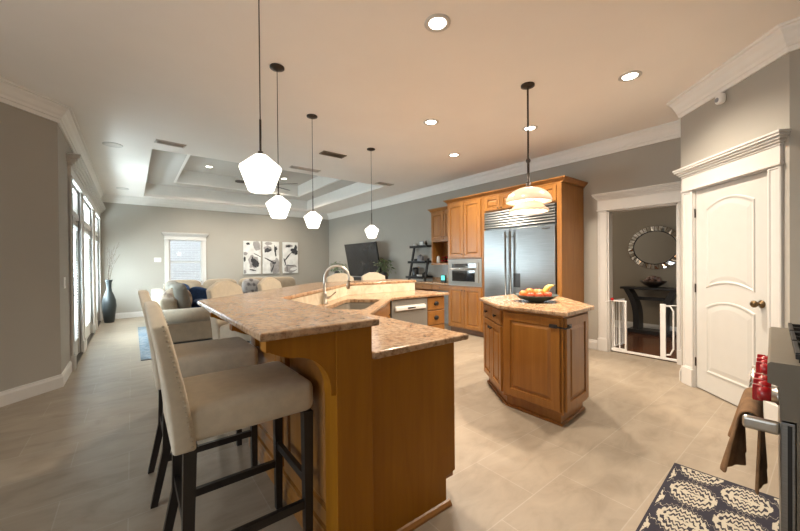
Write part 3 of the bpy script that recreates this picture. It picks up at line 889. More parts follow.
def dishwasher():
    t = thing('dishwasher', 'stainless steel dishwasher built in under the granite between diagonal cabinet and drawers', 'dishwasher', (2.685, 3.26, 0))
    link_mesh('tub', B(-0.284, 0.284, 0.0, 0.54, 0.10, 0.87), 'steel_dark', t)
    link_mesh('door', B(-0.285, 0.285, -0.028, 0.0, 0.12, 0.872, bev=0.006), 'stainless_satin', t)
    bm = bmesh.new(); box(bm, -0.23, 0.23, -0.034, -0.0281, 0.79, 0.80)
    box(bm, -0.24, 0.24, -0.055, -0.0281, 0.745, 0.788, bev=0.006); h = link_mesh('handle', bm, 'plastic_white', t)
    link_mesh('control_display', B(-0.06, 0.06, -0.060, -0.0551, 0.762, 0.776), 'black_plastic', t)
    link_mesh('toe_plate', B(-0.28, 0.28, 0.03, 0.05, 0.0, 0.10), 'black_plastic', t)
dishwasher()
def drawer_stack():
    t = thing('drawer_cabinet', 'three drawer honey maple cabinet right of the dishwasher with dark cup pulls', 'cabinet', (3.135, 3.26, 0))
    link_mesh('cabinet_box', B(-0.16, 0.16, 0.0, 0.54, 0.10, 0.879), 'maple', t)
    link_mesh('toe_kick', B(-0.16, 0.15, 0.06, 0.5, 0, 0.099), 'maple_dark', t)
    for z0, z1 in ((0.70, 0.865), (0.505, 0.69), (0.31, 0.495), (0.115, 0.30)):
        bm = bmesh.new(); slab_front(bm, -0.152, 0.152, z0, z1, M=None); d = link_mesh('drawer', bm, 'maple', t)
        link_mesh('cup_pull', cup_pull(0.0, (z0+z1)/2, -0.02), 'black_iron', d)
drawer_stack()

# ================================================================== bar stools
def make_stool(label, loc, rz):
    t = thing('bar_stool', label, 'bar stool', loc, rz, 'cream bar stools round the raised bar')
    # local: facing +x; seat width along y
    W2 = 0.225
    bm = bmesh.new()
    box(bm, -0.215, 0.275, -W2, W2, 0.655, 0.79, bev=0.035, seg=4)
    for v in bm.verts:
        if v.co.z > 0.72:
            v.co.z += 0.012*(1-(v.co.y/W2)**2)*(1-(v.co.x/0.3)**2)
    for f in bm.faces: f.smooth = True
    link_mesh('seat', bm, 'fabric_cream', t)
    # camel back, leaning
    def back_bm(w, x_off0, x_off1, inset=0):
        bm = bmesh.new(); N = 16
        top = []
        for k in range(N+1):
            u = -1+2*k/N; a = abs(u)
            z = 1.165 - (0 if a < 0.3 else 0.048*((a-0.3)/0.55)**1.0 if a < 0.85 else 0.048+0.022*((a-0.85)/0.15)**0.8)
            top.append((u*w, z-inset))
        rows = []; NZ = 10
        for j in range(NZ+1):
            row = []
            for (y, zt) in top:
                z = 0.635+inset*0.5 + (zt-0.635-inset*0.5)*j/NZ
                h = (z-0.635)/0.53
                lean = -0.185 - 0.10*h**1.3
                thk = 0.075-0.028*h
                row.append((y, z, lean, thk))
            rows.append(row)
        Fv = [[bm.verts.new((l+x_off0, y, z)) for (y, z, l, th) in r] for r in rows]
        Bv = [[bm.verts.new((l-th+x_off1, y, z)) for (y, z, l, th) in r] for r in rows]
        for j in range(NZ):
            for k in range(N):
                bm.faces.new((Fv[j][k], Fv[j][k+1], Fv[j+1][k+1], Fv[j+1][k]))
                bm.faces.new((Bv[j][k], Bv[j+1][k], Bv[j+1][k+1], Bv[j][k+1]))
            bm.faces.new((Fv[j][0], Fv[j+1][0], Bv[j+1][0], Bv[j][0])); bm.faces.new((Fv[j][N], Bv[j][N], Bv[j+1][N], Fv[j+1][N]))
        for k in range(N):
            bm.faces.new((Fv[0][k], Bv[0][k], Bv[0][k+1], Fv[0][k+1])); bm.faces.new((Fv[NZ][k], Fv[NZ][k+1], Bv[NZ][k+1], Bv[NZ][k]))
        bmesh.ops.recalc_face_normals(bm, faces=bm.faces[:])
        return bm, Fv
    bm, Fv = back_bm(W2+0.005, 0, 0)
    be = [e for e in bm.edges if len(e.link_faces) == 2 and e.calc_face_angle(0) > 0.9]
    pts = [v.co.copy() for v in [r[0] for r in Fv]]
    topc = [v.co.copy() for v in Fv[-1]]
    bmesh.ops.bevel(bm, geom=be, offset=0.012, segments=3, affect='EDGES', profile=0.5, clamp_overlap=True)
    for f in bm.faces: f.smooth = True
    bk = link_mesh('backrest', bm, 'fabric_cream', t)
    # nailhead trim down both side edges and across the top
    bm = bmesh.new()
    path = pts[:] ; path = path + topc[1:-1] + [v.copy() for v in reversed([Vector((p.x, -p.y, p.z)) for p in pts])]
    acc = 0; step = 0.019; last = path[0]; out = []
    for p in path[1:]:
        seg = (p-last).length; d = (p-last)/max(seg, 1e-6); s = step-acc
        while s < seg: out.append(last+d*s); s += step
        acc = seg-(s-step); last = p
    for q in out:
        yy = math.copysign(1, q.y) if abs(q.y) > W2-0.01 else 0
        c = Vector((q.x-0.014, q.y+yy*0.001, q.z)) if yy else Vector((q.x+0.001, q.y, q.z-0.016))
        bmesh.ops.create_icosphere(bm, subdivisions=1, radius=0.0052, matrix=Matrix.Translation(c))
    link_mesh('nailhead_trim', bm, 'nail_brass', bk)
    def leg(x0, x1, y0, y1, s0=0.043, s1=0.032, zt=0.655, mid=None):
        bm = bmesh.new(); rings = []
        stations = [(0, x1, y1, s1), (zt, x0, y0, s0)] if mid is None else [(0, x1, y1, s1), (zt*0.45, mid, (y0+y1)/2, (s0+s1)/2), (zt, x0, y0, s0)]
        for z, x, y, s in stations:
            rings.append([(x-s/2, y-s/2, z), (x+s/2, y-s/2, z), (x+s/2, y+s/2, z), (x-s/2, y+s/2, z)])
        rings_face(bm, rings); link_mesh('leg', bm, 'espresso', t)
    for s in (1, -1):
        leg(0.245, 0.245, s*0.197, s*0.197)
        leg(-0.205, -0.275, s*0.197, s*0.197, mid=-0.215)
    for s in (1, -1):
        link_mesh('stretcher', B(-0.222, 0.232, s*0.197-0.011, s*0.197+0.011, 0.225, 0.26), 'espresso', t)
    link_mesh('stretcher', B(0.234, 0.256, -0.18, 0.18, 0.325, 0.36), 'espresso', t)
    link_mesh('stretcher', B(-0.226, -0.204, -0.18, 0.18, 0.325, 0.36), 'espresso', t)
    return t
st = make_stool('cream upholstered bar stool closest to the camera, beside the near bar end', (0.365, 1.665, 0), 0)
dup(st, (0.355, 2.49, 0), 0, 'cream bar stool directly behind the closest stool, its back seen edge on')
dup(st, (0.88, 3.28, 0), -PI/4, 'cream bar stool in front of the sofa, wide back showing above the bar left corner')
dup(st, (1.45, 3.82, 0), -PI/4, 'cream bar stool whose back shows below the black and white flower pictures')
dup(st, (2.56, 4.50, 0), -PI/2, 'cream bar stool behind the faucet, left of the two before the television')
dup(st, (3.18, 4.50, 0), -PI/2, 'cream bar stool before the television and the right hand plant')

# ================================================================== fridge wall
RF = -PI/2
def tall_things():
    FX = 4.78
    # surround of the refrigerator: origin at the middle of the fridge front
    yc = 3.105
    t = thing('refrigerator_surround', 'tall honey maple surround with side panel and small top doors round the refrigerator', 'cabinet', (FX, yc, 0), RF)
    D = 0.665
    link_mesh('side_panel', B(0.645, 0.715, -0.012, D, 0, 2.44, bev=0.003), 'maple', t)
    link_mesh('side_panel', B(-0.66, -0.625, 0, D, 0, 2.44), 'maple', t)
    link_mesh('top_box', B(-0.625, 0.645, 0.004, D, 2.165, 2.44), 'maple', t)
    for k in range(4):
        x0 = -0.62+k*0.315
        bm = bmesh.new(); panel_door(bm, x0+0.004, x0+0.311, 2.185, 2.415, stile=0.05, y=0.004); d = link_mesh('door', bm, 'maple', t)
        link_mesh('knob', knob_bm(x0+(0.28 if k % 2 == 0 else 0.035), 2.21, -0.016, 0.011), 'black_iron', d)
    # refrigerator
    t = thing('refrigerator', 'wide built-in stainless refrigerator with louvred top grille and two doors', 'refrigerator', (FX, yc+0.005, 0), RF)
    link_mesh('body', B(-0.615, 0.635, 0.02, D-0.02, 0.08, 2.15), 'steel_dark', t)
    bm = bmesh.new(); box(bm, -0.615, 0.635, 0.0, 0.019, 1.86, 2.155)
    for k in range(7):
        box(bm, -0.612, 0.632, -0.028, 0.006, -0.013, 0.013, M=T(0, -0.002, 1.885+k*0.041) @ Rx(-0.55))
    link_mesh('grille', bm, 'stainless', t)
    for x0, x1, hx in ((-0.614, -0.115, -0.155), (-0.109, 0.634, -0.065)):
        d = link_mesh('door', B(x0, x1, -0.035, 0.018, 0.11, 1.85, bev=0.006), 'stainless', t)
        bm = bmesh.new(); tube(bm, [(hx, -0.09, 0.45), (hx, -0.09, 1.80)], 0.015, 12)
        for z in (0.52, 1.72): tube(bm, [(hx, -0.03, z), (hx, -0.09, z)], 0.010, 8)
        link_mesh('handle', bm, 'stainless', d)
    bm = bmesh.new(); box(bm, -0.045, 0.075, -0.040, -0.0351, 0.92, 1.14, bev=0.002); box(bm, -0.03, 0.06, -0.0402, -0.03, 0.94, 1.07)
    link_mesh('water_dispenser', bm, 'black_plastic', t)
    link_mesh('badge', B(0.44, 0.56, -0.037, -0.0351, 1.795, 1.812), 'chrome', t)
    link_mesh('toe_grille', B(-0.61, 0.63, 0.03, 0.05, 0, 0.10), 'black_plastic', t)
    # oven tower
    yo = 4.185
    t = thing('microwave_tower', 'tall honey maple cabinet left of the refrigerator holding the built-in microwave', 'cabinet', (FX, yo+0.01, 0), RF)
    hw = 0.42
    bm = bmesh.new(); box(bm, -hw, hw, 0.004, D, 0.10, 0.885); box(bm, -hw, hw, 0.004, D, 1.385, 2.44)
    box(bm, -hw, -hw+0.035, 0.004, D, 0.885, 1.385); box(bm, hw-0.035, hw, 0.004, D, 0.885, 1.385); box(bm, -hw+0.035, hw-0.035, D-0.03, D, 0.885, 1.385)
    link_mesh('cabinet_box', bm, 'maple', t)
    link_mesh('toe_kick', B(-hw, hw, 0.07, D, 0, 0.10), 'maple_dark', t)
    for k in range(2):
        x0 = -hw+0.02+k*0.395
        for z0, z1 in ((0.115, 0.865), (1.405, 2.415)):
            bm = bmesh.new(); panel_door(bm, x0+0.003, x0+0.389, z0, z1, stile=0.06, y=0.004); d = link_mesh('door', bm, 'maple', t)
            zz = 0.80 if z1 < 1 else 1.47
            link_mesh('knob', knob_bm(x0+(0.36 if k == 0 else 0.03), zz, -0.016, 0.010), 'black_iron', d)
    t = thing('microwave', 'stainless built-in microwave oven with dark window between tall cabinet doors', 'microwave', (FX, yo+0.01, 0.888), RF)
    link_mesh('case', B(-0.38, 0.38, 0.006, 0.5, 0.0, 0.49), 'steel_dark', t)
    bm = bmesh.new(); box(bm, -0.395, 0.395, -0.012, 0.005, 0.0, 0.06); box(bm, -0.395, 0.395, -0.012, 0.005, 0.43, 0.485)
    box(bm, -0.395, -0.335, -0.012, 0.005, 0.06, 0.43); box(bm, 0.335, 0.395, -0.012, 0.005, 0.06, 0.43)
    link_mesh('trim_kit', bm, 'stainless_satin', t)
    dd = link_mesh('door', B(-0.333, 0.333, -0.030, 0.005, 0.065, 0.425, bev=0.006), 'stainless_satin', t)
    link_mesh('window', B(-0.28, 0.26, -0.033, -0.0301, 0.085, 0.285), 'dark_glass', dd)
    link_mesh('control_panel', B(-0.29, 0.29, -0.033, -0.0301, 0.335, 0.41), 'dark_glass', dd)
    bm = bmesh.new(); tube(bm, [(-0.30, -0.065, 0.31), (0.30, -0.065, 0.31)], 0.011, 10); tube(bm, [(-0.27, -0.065, 0.31), (-0.27, -0.028, 0.31)], 0.008); tube(bm, [(0.27, -0.065, 0.31), (0.27, -0.028, 0.31)], 0.008)
    link_mesh('handle', bm, 'chrome', dd)
    # cornice over the tall run
    bm = bmesh.new()
    sweep(bm, [(5.445, 2.385), (4.79, 2.385), (4.79, 4.617), (5.445, 4.617)], [(-0.02, 2.441), (0.012, 2.441), (0.012, 2.455), (0.03, 2.47), (0.05, 2.49), (0.062, 2.495), (0.062, 2.51), (-0.02, 2.51)])
    prism(bm, [(4.80, 2.395), (5.44, 2.395), (5.44, 4.607), (4.80, 4.607)], 2.441, 2.50)
    tag(link_mesh('cabinet_cornice', bm, 'maple'), 'stepped maple crown moulding on top of the tall refrigerator cabinets', 'moulding')
    # wine cabinet
    t = thing('wine_cabinet', 'shallow maple wall cabinet with open wine cubby left of the microwave tower', 'cabinet', (5.09, 5.01, 0), RF)
    hw, D2 = 0.385, 0.355
    bm = bmesh.new(); box(bm, -hw, hw, 0, D2, 1.76, 2.40); box(bm, -hw, -hw+0.03, 0, D2, 1.27, 1.76); box(bm, hw-0.03, hw, 0, D2, 1.27, 1.76)
    box(bm, -hw, hw, -0.01, D2, 1.27, 1.31); box(bm, -hw+0.03, hw-0.03, D2-0.02, D2, 1.31, 1.76)
    link_mesh('cabinet_box', bm, 'maple', t)
    for k in range(2):
        x0 = -hw+0.01+k*0.375
        bm = bmesh.new(); panel_door(bm, x0+0.003, x0+0.367, 1.80, 2.385, stile=0.055); d = link_mesh('door', bm, 'maple', t)
        link_mesh('knob', knob_bm(x0+(0.34 if k == 0 else 0.03), 1.85, -0.02, 0.010), 'black_iron', d)
    bm = bmesh.new(); sweep(bm, [(-0.385, 0.35), (-0.385, -0.0), (0.385, 0.0), (0.385, 0.35)][::-1], [(-0.02, 2.40), (0.012, 2.40), (0.025, 2.42), (0.045, 2.445), (0.055, 2.45), (0.055, 2.465), (-0.02, 2.465)])
    bmesh.ops.recalc_face_normals(bm, faces=bm.faces[:]); link_mesh('cornice', bm, 'maple', t)
    # bottles lying in the cubby
    lab = ['dark wine bottle lying lowest left in the cabinet cubby', 'dark wine bottle lying lowest middle in the cabinet cubby', 'dark wine bottle lying lowest right in the cabinet cubby', 'dark wine bottle lying upper left of the cubby pile', 'dark wine bottle lying upper right of the cubby pile']
    first = None
    for k, (dx, dz) in enumerate(((-0.13, 0.048), (-0.045, 0.048), (0.04, 0.048), (-0.0875, 0.118), (-0.0025, 0.118))):
        loc = (5.13, 5.01-dx, 1.31+dz)
        if first is None:
            first = thing('wine_bottle', lab[0], 'bottle', loc, RF, 'wine bottles in the cabinet cubby')
            bm = bmesh.new(); lathe(bm, [(0, 0), (0.036, 0), (0.038, 0.01), (0.038, 0.19), (0.030, 0.215), (0.014, 0.24), (0.013, 0.30), (0, 0.30)], 14, M=T(0, 0.30, 0) @ Rx(PI/2)); link_mesh('glass_body', bm, 'dark_glass', first)
            bm = bmesh.new(); lathe(bm, [(0, 0.30), (0.0145, 0.30), (0.0145, 0.255), (0.013, 0.25)][::-1], 14, M=T(0, 0.30, 0) @ Rx(PI/2)); link_mesh('foil_cap', bm, 'red_knob', first)
        else: dup(first, loc, RF, lab[k])
    bm = bmesh.new(); lathe(bm, [(0, 0), (0.03, 0), (0.038, 0.02), (0.038, 0.12), (0.03, 0.14), (0.012, 0.15), (0, 0.16)], 16)
    tag(link_mesh('ceramic_jar', bm, 'pot_white'), 'small cream lidded jar at the left of the open cabinet cubby', 'jar', loc=(5.2, 5.30, 1.31))
    # desk section
    t = thing('desk_cabinet', 'low maple desk base with shallow drawer left of the microwave tower', 'desk', (4.88, 5.24, 0), RF)
    link_mesh('drawer_rail', B(-0.46, 0.61, 0.0, 0.55, 0.76, 0.879), 'maple', t)
    for k in range(2):
        bm = bmesh.new(); slab_front(bm, -0.45+k*0.53, 0.07+k*0.53, 0.77, 0.87); d = link_mesh('drawer', bm, 'maple', t)
        link_mesh('knob', knob_bm(-0.19+k*0.53, 0.82, -0.02, 0.010), 'black_iron', d)
    link_mesh('side_panel', B(-0.46, -0.43, 0.0, 0.55, 0, 0.76), 'maple', t)
    link_mesh('back_panel', B(-0.43, 0.61, 0.50, 0.52, 0, 0.76), 'grey_tile', t)
    bm = bmesh.new(); box(bm, -0.48, 0.615, -0.03, 0.565, 0.88, 0.912, bev=0.008); box(bm, -0.48, 0.615, 0.545, 0.565, 0.912, 0.99)
    o = link_mesh('desk_countertop', bm, 'granite'); tag(o, 'granite counter on the desk under the wine cabinet', 'countertop', loc=(4.88, 5.24, 0), rz=RF)
    bm = bmesh.new(); box(bm, 4.6, 5.85, -0.006, 0, 0.991, 1.268, M=None)
    o = link_mesh('tile_backsplash', B(5.442, 5.449, 4.63, 5.42, 0.992, 1.268), 'grey_tile'); tag(o, 'grey tile backsplash between desk counter and wine cabinet', 'backsplash'); bm.free()
    # smart speaker
    t = thing('smart_display', 'small dark device with a teal lit screen on the desk counter', 'smart display', (4.99, 4.95, 0.912), RF+0.3)
    bm = bmesh.new(); box(bm, -0.055, 0.055, -0.01, 0.05, 0, 0.16, bev=0.012, seg=3); link_mesh('housing', bm, 'black_plastic', t)
    link_mesh('screen', B(-0.042, 0.042, -0.0125, -0.0105, 0.05, 0.145), 'screen_teal', t)
tall_things()

# ================================================================== ladder shelf with things
def ladder():
    t = thing('ladder_shelf', 'black leaning ladder shelf against the grey wall beside the wine cabinet', 'shelf', (5.44, 6.02, 0), RF)
    # local x: -0.35..0.35 (world y decreasing), y: 0 at wall to -0.45
    for x in (-0.28, 0.28):
        bm = bmesh.new(); top = 1.78 if x < 0 else 1.42
        rings = [[(x-0.022, y-0.04, z), (x+0.022, y-0.04, z), (x+0.022, y, z), (x-0.022, y, z)] for z, y in ((0, -0.42), (top, -0.42+0.40*top/1.8))]
        rings_face(bm, rings); link_mesh('upright', bm, 'black_wood', t)
    for z, dpt in ((1.68, 0.20), (1.32, 0.26), (0.97, 0.33)):
        bm = bmesh.new(); box(bm, -0.30, 0.30, -dpt, -0.0, z, z+0.018); box(bm, -0.30, 0.30, -dpt, -dpt+0.012, z-0.012, z+0.045)
        box(bm, -0.30, 0.30, -0.03, -0.005, z+0.018, z+0.05)
        link_mesh('shelf_board', bm, 'black_wood', t)
    def item(name, label, cat, prof, mat, x, y, z, sub=None, seg=16):
        bm = bmesh.new(); lathe(bm, prof, seg); o = link_mesh(name, bm, mat); tag(o, label, cat, loc=(x, y, z)); return o
    X = 5.34
    item('candle_jar', 'white round candle jar on the ladder shelf top tier', 'jar', [(0, 0), (0.04, 0), (0.045, 0.02), (0.045, 0.07), (0.03, 0.085), (0, 0.085)], 'pot_white', X, 6.228, 1.698)
    t2 = thing('photo_frame', 'small light framed picture standing on the ladder shelf top tier', 'picture frame', (X, 6.004, 1.698), RF)
    link_mesh('frame', B(-0.07, 0.07, -0.008, 0.008, 0, 0.13, bev=0.003), 'soundbar_grey', t2); link_mesh('picture', B(-0.055, 0.055, -0.010, -0.0082, 0.015, 0.115), 'canvas_white', t2)
    item('dark_bottle', 'small dark stoppered bottle right of the frame on the top tier', 'bottle', [(0, 0), (0.03, 0), (0.032, 0.08), (0.012, 0.10), (0.012, 0.13), (0, 0.13)], 'bronze', X, 5.844, 1.698)
    item('glass_canister', 'grey glass canister in the middle of the second ladder tier', 'jar', [(0, 0), (0.07, 0), (0.075, 0.02), (0.075, 0.14), (0.04, 0.155), (0.02, 0.175), (0, 0.18)], 'soundbar_grey', X-0.02, 6.020, 1.338)
    item('black_mug', 'squat black pot at the left of the second ladder tier', 'pot', [(0, 0), (0.05, 0), (0.06, 0.03), (0.055, 0.08), (0, 0.08)], 'black_plastic', X-0.02, 6.172, 1.338)
    item('coffee_grinder', 'black rounded coffee maker at the left of the lowest visible ladder tier', 'coffee maker', [(0, 0), (0.085, 0), (0.09, 0.05), (0.08, 0.10), (0.085, 0.19), (0.06, 0.225), (0, 0.23)], 'black_plastic', X-0.06, 6.156, 0.988)
    item('white_bowl', 'small white bowl on the lowest visible ladder tier', 'bowl', [(0, 0), (0.04, 0), (0.07, 0.04), (0.075, 0.06), (0.068, 0.06), (0.035, 0.012), (0, 0.01)], 'pot_white', X-0.10, 5.956, 0.988)
    item('teapot', 'low black teapot behind the white bowl on the ladder shelf', 'teapot', [(0, 0), (0.05, 0), (0.075, 0.04), (0.06, 0.08), (0.02, 0.10), (0.01, 0.12), (0, 0.12)], 'black_iron', X-0.02, 5.876, 0.988)
ladder()

# ================================================================== kitchen island
def island():
    body = [(2.665, 1.885), (2.655, 1.325), (3.155, 1.362), (3.70, 1.90), (3.72, 2.385), (3.045, 2.385)]
    cx, cy = 3.2, 1.85
    t = thing('kitchen_island', 'small freestanding maple island with angled ends and raised panel doors', 'kitchen island', (cx, cy, 0))
    off = T(-cx, -cy, 0)
    def fin(bm): bmesh.ops.transform(bm, matrix=off, verts=bm.verts[:]); return bm
    bm = bmesh.new(); prism(bm, body, 0.10, 0.889); link_mesh('cabinet_box', fin(bm), 'maple', t)
    def inset(poly, d):
        n = len(poly); out = []
        # poly is clockwise or ccw: compute with signed area
        A = sum(poly[i][0]*poly[(i+1) % n][1]-poly[(i+1) % n][0]*poly[i][1] for i in range(n))
        sg = 1 if A > 0 else -1
        for i in range(n):
            p0, p1, p2 = Vector(poly[i-1]), Vector(poly[i]), Vector(poly[(i+1) % n])
            a = (p1-p0).normalized(); b = (p2-p1).normalized()
            na, nb = Vector((-a.y, a.x))*sg, Vector((-b.y, b.x))*sg
            m = (na+nb).normalized(); out.append(tuple(p1+m*(d/m.dot(na))))
        return out
    bm = bmesh.new(); prism(bm, inset(body, 0.035), 0, 0.10); link_mesh('toe_kick', fin(bm), 'maple', t)
    bm = bmesh.new(); prism(bm, inset(body, 0.018), 0, 0.022, bev=0.006); link_mesh('shoe_moulding', fin(bm), 'maple', t)
    n = len(body)
    def face(i):
        p, q = Vector(body[i]), Vector(body[(i+1) % n]); d = (q-p).normalized(); nn = Vector((-d.y, d.x))
        return Matrix(((d.x, nn.x, 0, p.x), (d.y, nn.y, 0, p.y), (0, 0, 1, 0), (0, 0, 0, 1))), (q-p).length
    for i in (0, 1, 2):
        M, L = face(i)
        bm = bmesh.new(); panel_door(bm, 0.02, L-0.02, 0.125, 0.865, stile=0.065, t=0.02, M=M); link_mesh('panel', fin(bm), 'maple', t)
    M, L = face(5)
    w = (L-0.03)/2
    for k in range(2):
        x0 = 0.012+k*(w+0.004)
        bm = bmesh.new(); slab_front(bm, x0, x0+w, 0.735, 0.868, M=M); d = link_mesh('drawer', fin(bm), 'maple', t)
        bm = knob_bm(x0+w/2, 0.80, -0.02, 0.017, M=None); bmesh.ops.transform(bm, matrix=M, verts=bm.verts[:]); link_mesh('knob', fin(bm), 'black_iron', d)
        bm = bmesh.new(); panel_door(bm, x0, x0+w, 0.125, 0.72, stile=0.05, M=M); d = link_mesh('door', fin(bm), 'maple', t)
        bm = knob_bm(x0+(w-0.03 if k == 0 else 0.03), 0.66, -0.02, 0.014); bmesh.ops.transform(bm, matrix=M, verts=bm.verts[:]); link_mesh('knob', fin(bm), 'black_iron', d)
    for i in (3, 4):
        M, L = face(i)
        bm = bmesh.new(); panel_door(bm, 0.02, L-0.02, 0.125, 0.865, stile=0.065, M=M); link_mesh('panel', fin(bm), 'maple', t)
    bm = bmesh.new(); prism(bm, inset(body, -0.055), 0.890, 0.925, bev=0.011)
    tag(link_mesh('island_countertop', bm, 'granite'), 'glossy granite top of the small island under the glass dome lamp', 'countertop')
    # child lock bridging the corner
    t2 = thing('child_lock', 'black strap child lock across the front corner of the island', 'child lock', (2.655, 1.325, 0.80))
    M, L = face(0)
    bm = bmesh.new(); box(bm, L-0.10, L-0.035, -0.034, -0.0205, 0.785, 0.815, bev=0.004, M=M); bmesh.ops.transform(bm, matrix=T(-2.655, -1.325, -0.80), verts=bm.verts[:]); link_mesh('anchor', bm, 'black_plastic', t2)
    M1, L1 = face(1)
    bm = bmesh.new(); box(bm, 0.035, 0.09, -0.034, -0.0205, 0.785, 0.815, bev=0.004, M=M1); bmesh.ops.transform(bm, matrix=T(-2.655, -1.325, -0.80), verts=bm.verts[:]); link_mesh('anchor', bm, 'black_plastic', t2)
    a = M @ Vector((L-0.05, -0.034, 0.80)); b = M1 @ Vector((0.05, -0.034, 0.80)); m = Vector((2.618, 1.288, 0.795))
    o = Vector((2.655, 1.325, 0.80))
    bm = bmesh.new(); tube(bm, [a-o, m-o, b-o], 0.007, 8); link_mesh('strap', bm, 'black_plastic', t2)
    # fruit bowl
    bx, by, bz = 3.13, 1.83, 0.926
    bm = bmesh.new(); lathe(bm, [(0, 0), (0.075, 0), (0.08, 0.006), (0.155, 0.028), (0.200, 0.060), (0.206, 0.064), (0.197, 0.064), (0.15, 0.036), (0.07, 0.014), (0, 0.012)], 32)
    tag(link_mesh('fruit_bowl', bm, 'bowl_green'), 'wide shallow dark green bowl full of fruit on the island', 'bowl', loc=(bx, by, bz))
    R = Vector((0.787, -0.616, 0)); Fv = Vector((0.616, 0.787, 0))
    def at(r, f, z): p = Vector((bx, by, bz))+R*r*1.15+Fv*f*1.1; return (p.x, p.y, bz+z)
    fr = [('orange', 'orange at the left of the fruit bowl', -0.115, -0.02, 0.072, 0.036), ('orange', 'orange second from left, highest in the fruit bowl', -0.055, 0.0, 0.088, 0.040),
          ('orange', 'orange in the middle front of the fruit bowl', 0.022, -0.025, 0.078, 0.042), ('orange', 'orange at the rear middle of the fruit bowl', 0.03, 0.07, 0.075, 0.038)]
    def orange_bm():
        bm = bmesh.new(); lathe(bm, [(0, -0.95), (0.35, -0.92), (0.75, -0.66), (0.98, -0.2), (0.99, 0.15), (0.78, 0.62), (0.4, 0.90), (0.1, 0.93), (0, 0.90)], 18); return bm
    first = None
    for nm, lb, r, f, z, rad in fr:
        if first is None:
            first = thing('orange', lb, 'fruit', at(r, f, z), 0, 'oranges in the bowl')
            link_mesh('peel', orange_bm(), 'orange_peel', first)
            bm = bmesh.new(); lathe(bm, [(0, 0.90), (0.10, 0.93), (0.07, 0.97), (0, 0.98)], 8); link_mesh('stem_button', bm, 'leaf', first); o = first
        else: o = dup(first, at(r, f, z), r*9, lb)
        o.scale = (rad*1.1, rad*1.1, rad*1.1)
    ap = [('red apple lowest at the front left of the bowl', -0.075, -0.085, 0.060, 0.033), ('red apple at the front centre of the bowl', -0.01, -0.10, 0.060, 0.034),
          ('red apple at the front right of the bowl beside the bananas', 0.075, -0.07, 0.062, 0.034), ('red apple behind the left oranges', -0.08, 0.075, 0.066, 0.034)]
    first = None
    for lb, r, f, z, rad in ap:
        if first is None:
            first = thing('apple', lb, 'fruit', at(r, f, z), 0, 'apples in the bowl')
            bm = bmesh.new(); lathe(bm, [(0, -0.78), (0.25, -0.88), (0.6, -0.72), (0.9, -0.2), (1.0, 0.25), (0.82, 0.72), (0.45, 0.90), (0.12, 0.78), (0, 0.70)], 18); link_mesh('skin', bm, 'apple_red', first)
            bm = bmesh.new(); tube(bm, [(0, 0, 0.68), (0.03, 0, 0.9), (0.10, 0, 1.1)], 0.05, 6); link_mesh('stem', bm, 'twig', first); o = first
        else: o = dup(first, at(r, f, z), r*11, lb)
        o.scale = (rad*1.1, rad*1.1, rad*1.1)
    for k, (lb, dr) in enumerate((('yellow banana arching at the right of the bowl, nearer the camera', 0.0), ('yellow banana arching at the right of the bowl, behind the other banana', 0.035))):
        t3 = thing('banana', lb, 'fruit', at(0.115, -0.02+dr, 0.064), -0.9+0.12*k, 'bananas in the bowl'); t3.scale = (1.15, 1.15, 1.15)
        pts = []; rs = []
        for j in range(11):
            u = j/10; a = -0.2+u*1.7; pts.append((-0.075*math.cos(a)+0.035, 0.0, -0.005+0.085*math.sin(a)*1.0)); rs.append([0.006, 0.012, 0.016, 0.0175, 0.018, 0.018, 0.0175, 0.016, 0.013, 0.008, 0.005][j])
        bm = bmesh.new(); tube(bm, pts, rs, 8); link_mesh('peel', bm, 'banana_yellow', t3)
        bm = bmesh.new(); e = Vector(pts[-1]); tube(bm, [e, e+Vector((0.016, 0, 0.006))], [0.005, 0.004], 6); link_mesh('stem', bm, 'twig', t3)
island()

# ================================================================== lamps
def bar_pendants():
    spec = [('faceted white glass bar pendant, largest and closest to the camera', 0.54, 1.875, 1.795, 1.0),
            ('faceted white glass bar pendant, second from the camera', 1.024, 3.041, 1.82, 0.98),
            ('faceted white glass bar pendant, third from the camera', 1.682, 3.80, 1.835, 0.96),
            ('faceted white glass bar pendant before the television, farthest from the camera', 2.873, 4.359, 1.80, 0.98)]
    for k, (lb, x, y, zc, s) in enumerate(spec):
        t = thing('pendant_lamp', lb, 'pendant lamp', (x, y, CH), 0, 'pendants over the bar')
        L = CH-zc
        bm = bmesh.new(); lathe(bm, [(0, 0), (0.062, 0), (0.062, -0.012), (0.02, -0.024), (0, -0.024)], 24); link_mesh('canopy', bm, 'bronze', t)
        bm = bmesh.new(); tube(bm, [(0, 0, -0.02), (0, 0, -L+0.28)], 0.0032, 8); tube(bm, [(0, 0, -L+0.28), (0, 0, -L+0.10)], 0.006, 8); link_mesh('cord', bm, 'bronze', t)
        bm = bmesh.new(); tube(bm, [(0, 0, -L+0.112), (0, 0, -L+0.075)], [0.012, 0.020], 10); link_mesh('socket_cap', bm, 'bronze', t)
        bm = bmesh.new()
        lathe(bm, [(0.016, 0.095), (0.030, 0.092), (0.034, 0.089), (0.101, 0.032), (0.105, 0.027), (0.105, 0.020), (0.102, 0.013), (0.064, -0.092), (0.058, -0.100), (0.0, -0.102)], 20, c=(0, 0, -L), smooth=True)
        bmesh.ops.remove_doubles(bm, verts=bm.verts[:], dist=1e-6)
        link_mesh('shade', bm, 'opal_glass', t)
bar_pendants()
